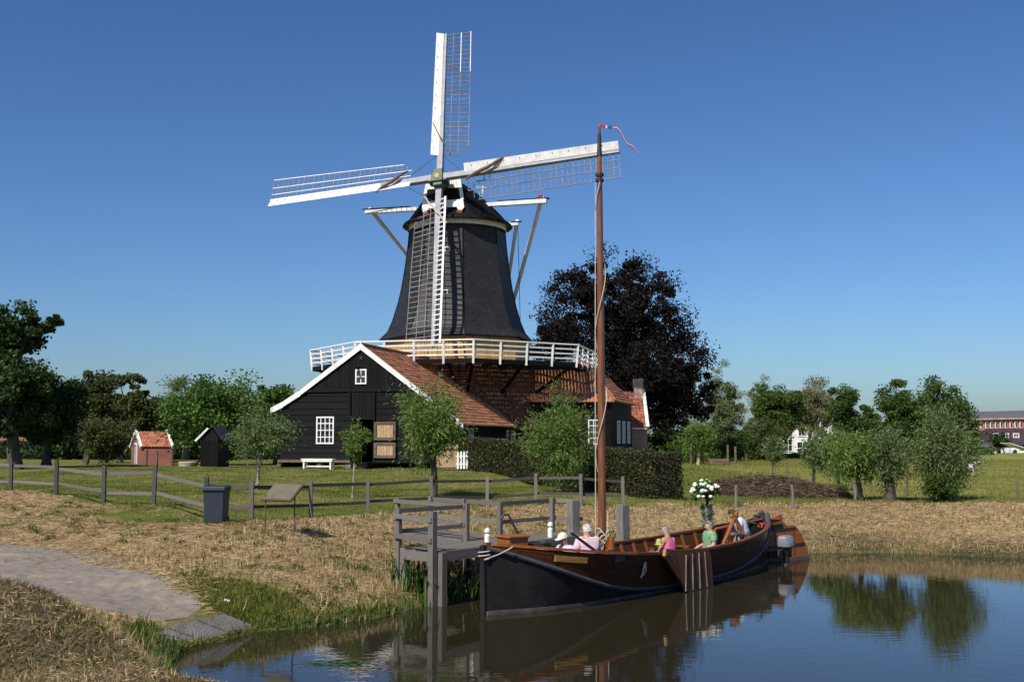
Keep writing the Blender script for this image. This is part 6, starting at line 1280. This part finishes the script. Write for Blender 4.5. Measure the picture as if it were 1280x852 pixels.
# standing stubble on the bank slopes
x, y = scatter(120000, -14, 20, 7.5, 41); k = inview(x, y); x, y = x[k], y[k]; s = shore_dist(x, y); g = greenness(x, y); op = on_path(x, y); k = (s > .05) & (s < 5.5) & (op > 1.02) & (y < fence_y(x)); x, y, g, s = x[k], y[k], g[k], s[k]
n_ = len(x); h_ = (.08+.16*rng.random(n_))*np.where(s < .8, 1.5, 1)*np.clip(y/21, .35, 1); D = np.stack([rng.normal(size=n_)*.35, rng.normal(size=n_)*.35, np.ones(n_)], 1); z = height(x, y)+h_*.42
m_ = rng.random(n_) < g*.9+.06
tag(leafmesh('stubble', np.stack([x, y, z], 1)[~m_], D[~m_], h_[~m_], (.008+.0004*y)[~m_], .1+.7*rng.random((~m_).sum()), 'hay_straw'), 'pale standing stubble on the bank slopes', 'stubble', kind='stuff')
tag(leafmesh('bank_grass', np.stack([x, y, z], 1)[m_], D[m_], h_[m_]*1.1, (.009+.0005*y)[m_], rng.random(m_.sum()), 'grass_green'), 'green grass growing along the water edge and bank', 'grass', kind='stuff')
# short lawn behind the fence
x, y = scatter(150000, -24, 12, 29, 60, 1.1); k = inview(x, y); x, y = x[k], y[k]; g = greenness(x, y); k = (y > fence_y(x)-1.2) & (rng.random(len(x)) < g); x, y = x[k], y[k]; n_ = len(x); h_ = .035+.05*rng.random(n_)
D = np.stack([rng.normal(size=n_)*.5, rng.normal(size=n_)*.5, np.ones(n_)], 1); tag(leafmesh('lawn_grass', np.stack([x, y, height(x, y)+h_*.4], 1), D, h_, .006+.00035*y, .55*rng.random(n_)+.4*fbm(x, y, .5, 41), 'grass_green'), 'short mown lawn grass around barn and mill', 'grass', kind='stuff')
# longer meadow grass to the right
x, y = scatter(90000, 6, 60, 41, 120, 1.2); k = inview(x, y, 20); x, y = x[k], y[k]; k = (y > fence_y(x)-.3) & ~((np.abs(x-11.1) < 2.6) & (np.abs(y-47.8) < 2.4)); x, y = x[k], y[k]; n_ = len(x); h_ = (.07+.11*rng.random(n_))*np.where(y < 46, .8, 1)
D = np.stack([rng.normal(size=n_)*.35, rng.normal(size=n_)*.35, np.ones(n_)], 1); tag(leafmesh('meadow_grass', np.stack([x, y, height(x, y)+h_*.4], 1), D, h_, .006+.0004*y, .6*rng.random(n_)+.4*fbm(x, y, .25, 43), 'meadow_grass'), 'long yellow green meadow grass beyond the ditch', 'grass', kind='stuff')
# long grass of the near mound
x, y = scatter(150000, -9, -.5, 6.5, 17); k = inview(x, y); x, y = x[k], y[k]; s = shore_dist(x, y); k = (s > 0) & (on_path(x, y) > 1.0) & (rng.random(len(x)) < .2+1.3*(fbm(x, y, 1.1, 51)-.3)); x, y, s = x[k], y[k], s[k]; n_ = len(x)
h_ = .04+.11*rng.random(n_)*fbm(x, y, .9, 52)*1.6; D = np.stack([rng.normal(size=n_)*.6+.3, rng.normal(size=n_)*.6, .45*np.ones(n_)], 1); gm = rng.random(n_) < np.clip(.22+1.2*(fbm(x, y, .8, 53)-.5)+.4*(s < .8), 0, 1)
PP = np.stack([x, y, height(x, y)+h_*.35], 1); tm = ~gm & (rng.random(n_) < .68); gm0 = gm.copy(); gm = gm | tm; tag(leafmesh('mound_litter', PP[tm], D[tm], h_[tm]*1.3, .008, rng.random(tm.sum()), 'twigs'), 'darker brown litter of dead grass tangled over the near mound', 'litter', kind='stuff'); tag(leafmesh('mound_hay', PP[~gm], D[~gm], h_[~gm]*1.3, .007, -.08+.42*rng.random((~gm).sum())*fbm(x, y, .7, 58)[~gm]*1.8, 'hay_straw'), 'tangled dry grass on the near mound', 'grass', kind='stuff'); gm = gm0; tag(leafmesh('mound_grass', PP[gm], D[gm], h_[gm], .008, rng.random(gm.sum()), 'grass_green'), 'green grass tufts on the near mound', 'grass', kind='stuff')
# reeds under the jetty and along the near waterline
V = []; 
def reeds(n, fx, hmin, hmax, wmul=1.):
    Vv, vv = [], []
    for i in range(n):
        x, y = fx(); z = max(zt(x, y), -.12); h_ = rng.uniform(hmin, hmax); a = rng.random()*6.28; b_ = rng.uniform(.15, .55)*h_; d = np.array([math.cos(a), math.sin(a)]); q = np.array([-d[1], d[0]])*.014*wmul
        pr_ = [np.array([x, y]), np.array([x, y])+d*b_*.25, np.array([x, y])+d*b_*.7, np.array([x, y])+d*b_]; hz = [z, z+h_*.5, z+h_*.88, z+h_*rng.uniform(.7, .98)]; wv = [1, 1, .7, .08]
        for p_, zz_, w_ in zip(pr_, hz, wv): Vv += [(p_[0]-q[0]*w_, p_[1]-q[1]*w_, zz_), (p_[0]+q[0]*w_, p_[1]+q[1]*w_, zz_)]
        vv += [rng.random()]*8
    Fr = np.concatenate([[(8*i+2*j, 8*i+2*j+1, 8*i+2*j+3, 8*i+2*j+2) for j in range(3)] for i in range(n)]); return np.array(Vv), Fr, np.array(vv)
Vv, Fr, vv = reeds(520, lambda: tuple((B(rng.uniform(.15, 3.2), -1.5-rng.random()*1.4, 0)).xy), .35, .85, 1.3); tag(meshnp('reeds', Vv, Fr, 'reed', vv*.9), 'tall green reeds growing under the jetty', 'reeds', kind='stuff')
def edge_pt():
    i = rng.integers(2, 13); a, b_ = _sh[i], _sh[i+1]; f = rng.random(); p = a+(b_-a)*f; return p[0]+rng.normal()*.1, p[1]+rng.normal()*.15+.08
Vv, Fr, vv = reeds(1500, edge_pt, .05, .2, .7); tag(meshnp('water_edge_reeds', Vv, Fr, 'reed', np.clip(vv*.7+.35, 0, 1)), 'short green sedge fringing the water line', 'sedge', kind='stuff')
def near_pt():
    i = [24, 0, 23][rng.integers(0, 3)]; a, b_ = _sh[i], _sh2[i]; f = rng.random(); p = a+(b_-a)*f; return p[0]-abs(rng.normal()*.35), p[1]+rng.normal()*.1
Vv, Fr, vv = reeds(420, near_pt, .08, .3, .5); tag(meshnp('near_reeds', Vv, Fr, 'reed', np.clip(vv*.6+.4, 0, 1)), 'thin yellowing reeds at the foot of the near mound', 'reeds', kind='stuff')
# straw trodden over the edges of the path, turf round the landing slab
x, y = scatter(90000, -22, -4.6, 17, 30); k = inview(x, y); x, y = x[k], y[k]; op = on_path(x, y)+.25*(fbm(x, y, 1.2, 61)-.5); k = (op > .74) & (op < 1.12) & (shore_dist(x, y) > .1); x, y = x[k], y[k]; n_ = len(x); a = rng.random(n_)*6.28
tag(leafmesh('path_straw', np.stack([x, y, height(x, y)+.02+.03*rng.random(n_)], 1), np.stack([np.cos(a), np.sin(a), (rng.random(n_)-.3)*.4], 1), .1+.2*rng.random(n_), .012, .25+.6*rng.random(n_), 'hay_straw'), 'loose straw strewn along the path edges', 'straw', kind='stuff')
x, y = scatter(60000, -8, -2.5, 17.6, 25); k = (shore_dist(x, y) > .02) & (on_path(x, y) > .92) & (greenness(x, y) > .62); x, y = x[k], y[k]; n_ = len(x); h_ = .05+.1*rng.random(n_)
tag(leafmesh('landing_turf', np.stack([x, y, height(x, y)+h_*.4], 1), np.stack([rng.normal(size=n_)*.5, rng.normal(size=n_)*.5, np.ones(n_)], 1), h_, .014, .3+.7*rng.random(n_), 'grass_green'), 'short green turf round the landing slab', 'grass', kind='stuff')
# weed floating near the landing, a few weeds and tussocks on the bank
x = np.concatenate([gz(428, 829, 0).x+rng.normal(size=160)*.32, rng.uniform(-4.5, 9, 120)]); y = np.concatenate([gz(428, 829, 0).y+rng.normal(size=160)*.16, np.interp(x[160:], _sh[2:12, 0], _sh[2:12, 1])-np.abs(rng.normal(size=120))*.5-.1]); k = shore_dist(x, y) < -.05; x, y = x[k], y[k]
V = []; a = rng.random(len(x))*6.28; r = .02+.05*rng.random(len(x)); V = np.stack([np.stack([x+r*np.cos(a+j*1.57), y+r*.5*np.sin(a+j*1.57), np.full(len(x), .006)], 1) for j in range(4)], 1).reshape(-1, 3)
tag(meshnp('floating_weed', V, np.arange(len(V)).reshape(-1, 4), 'reed', np.repeat(.3+.6*rng.random(len(x)), 4)), 'scattered floating weed and leaves on the water', 'weed', kind='stuff')
n_ = 260; x, y = scatter(2600, -14, 8, 15, 36); k = (shore_dist(x, y) > .4) & (on_path(x, y) > 1.05) & (y < fence_y(x)) & inview(x, y); x, y = x[k][:n_], y[k][:n_]; xx = np.repeat(x, 26)+rng.normal(size=26*len(x))*.09; yy = np.repeat(y, 26)+rng.normal(size=26*len(x))*.09; hh_ = .06+.12*rng.random(len(xx))
tag(leafmesh('bank_weeds', np.stack([xx, yy, height(xx, yy)+hh_*.4], 1), np.stack([rng.normal(size=len(xx))*.8, rng.normal(size=len(xx))*.8, np.ones(len(xx))], 1), hh_*1.1, .022, rng.random(len(xx))*.85, 'grass_green'), 'small green weed tufts scattered over the hay bank', 'weeds', kind='stuff')
# litter of a crushed white can
p = gz(280, 719, .95); tag(MB().tube([(p.x, p.y, zt(p.x, p.y)+.04), (p.x+.11, p.y+.03, zt(p.x+.11, p.y)+.05)], [.035, .03], 9).build('drink_can', 'car_white', smooth=True), 'tiny crushed white can lying on the hay bank', 'can')
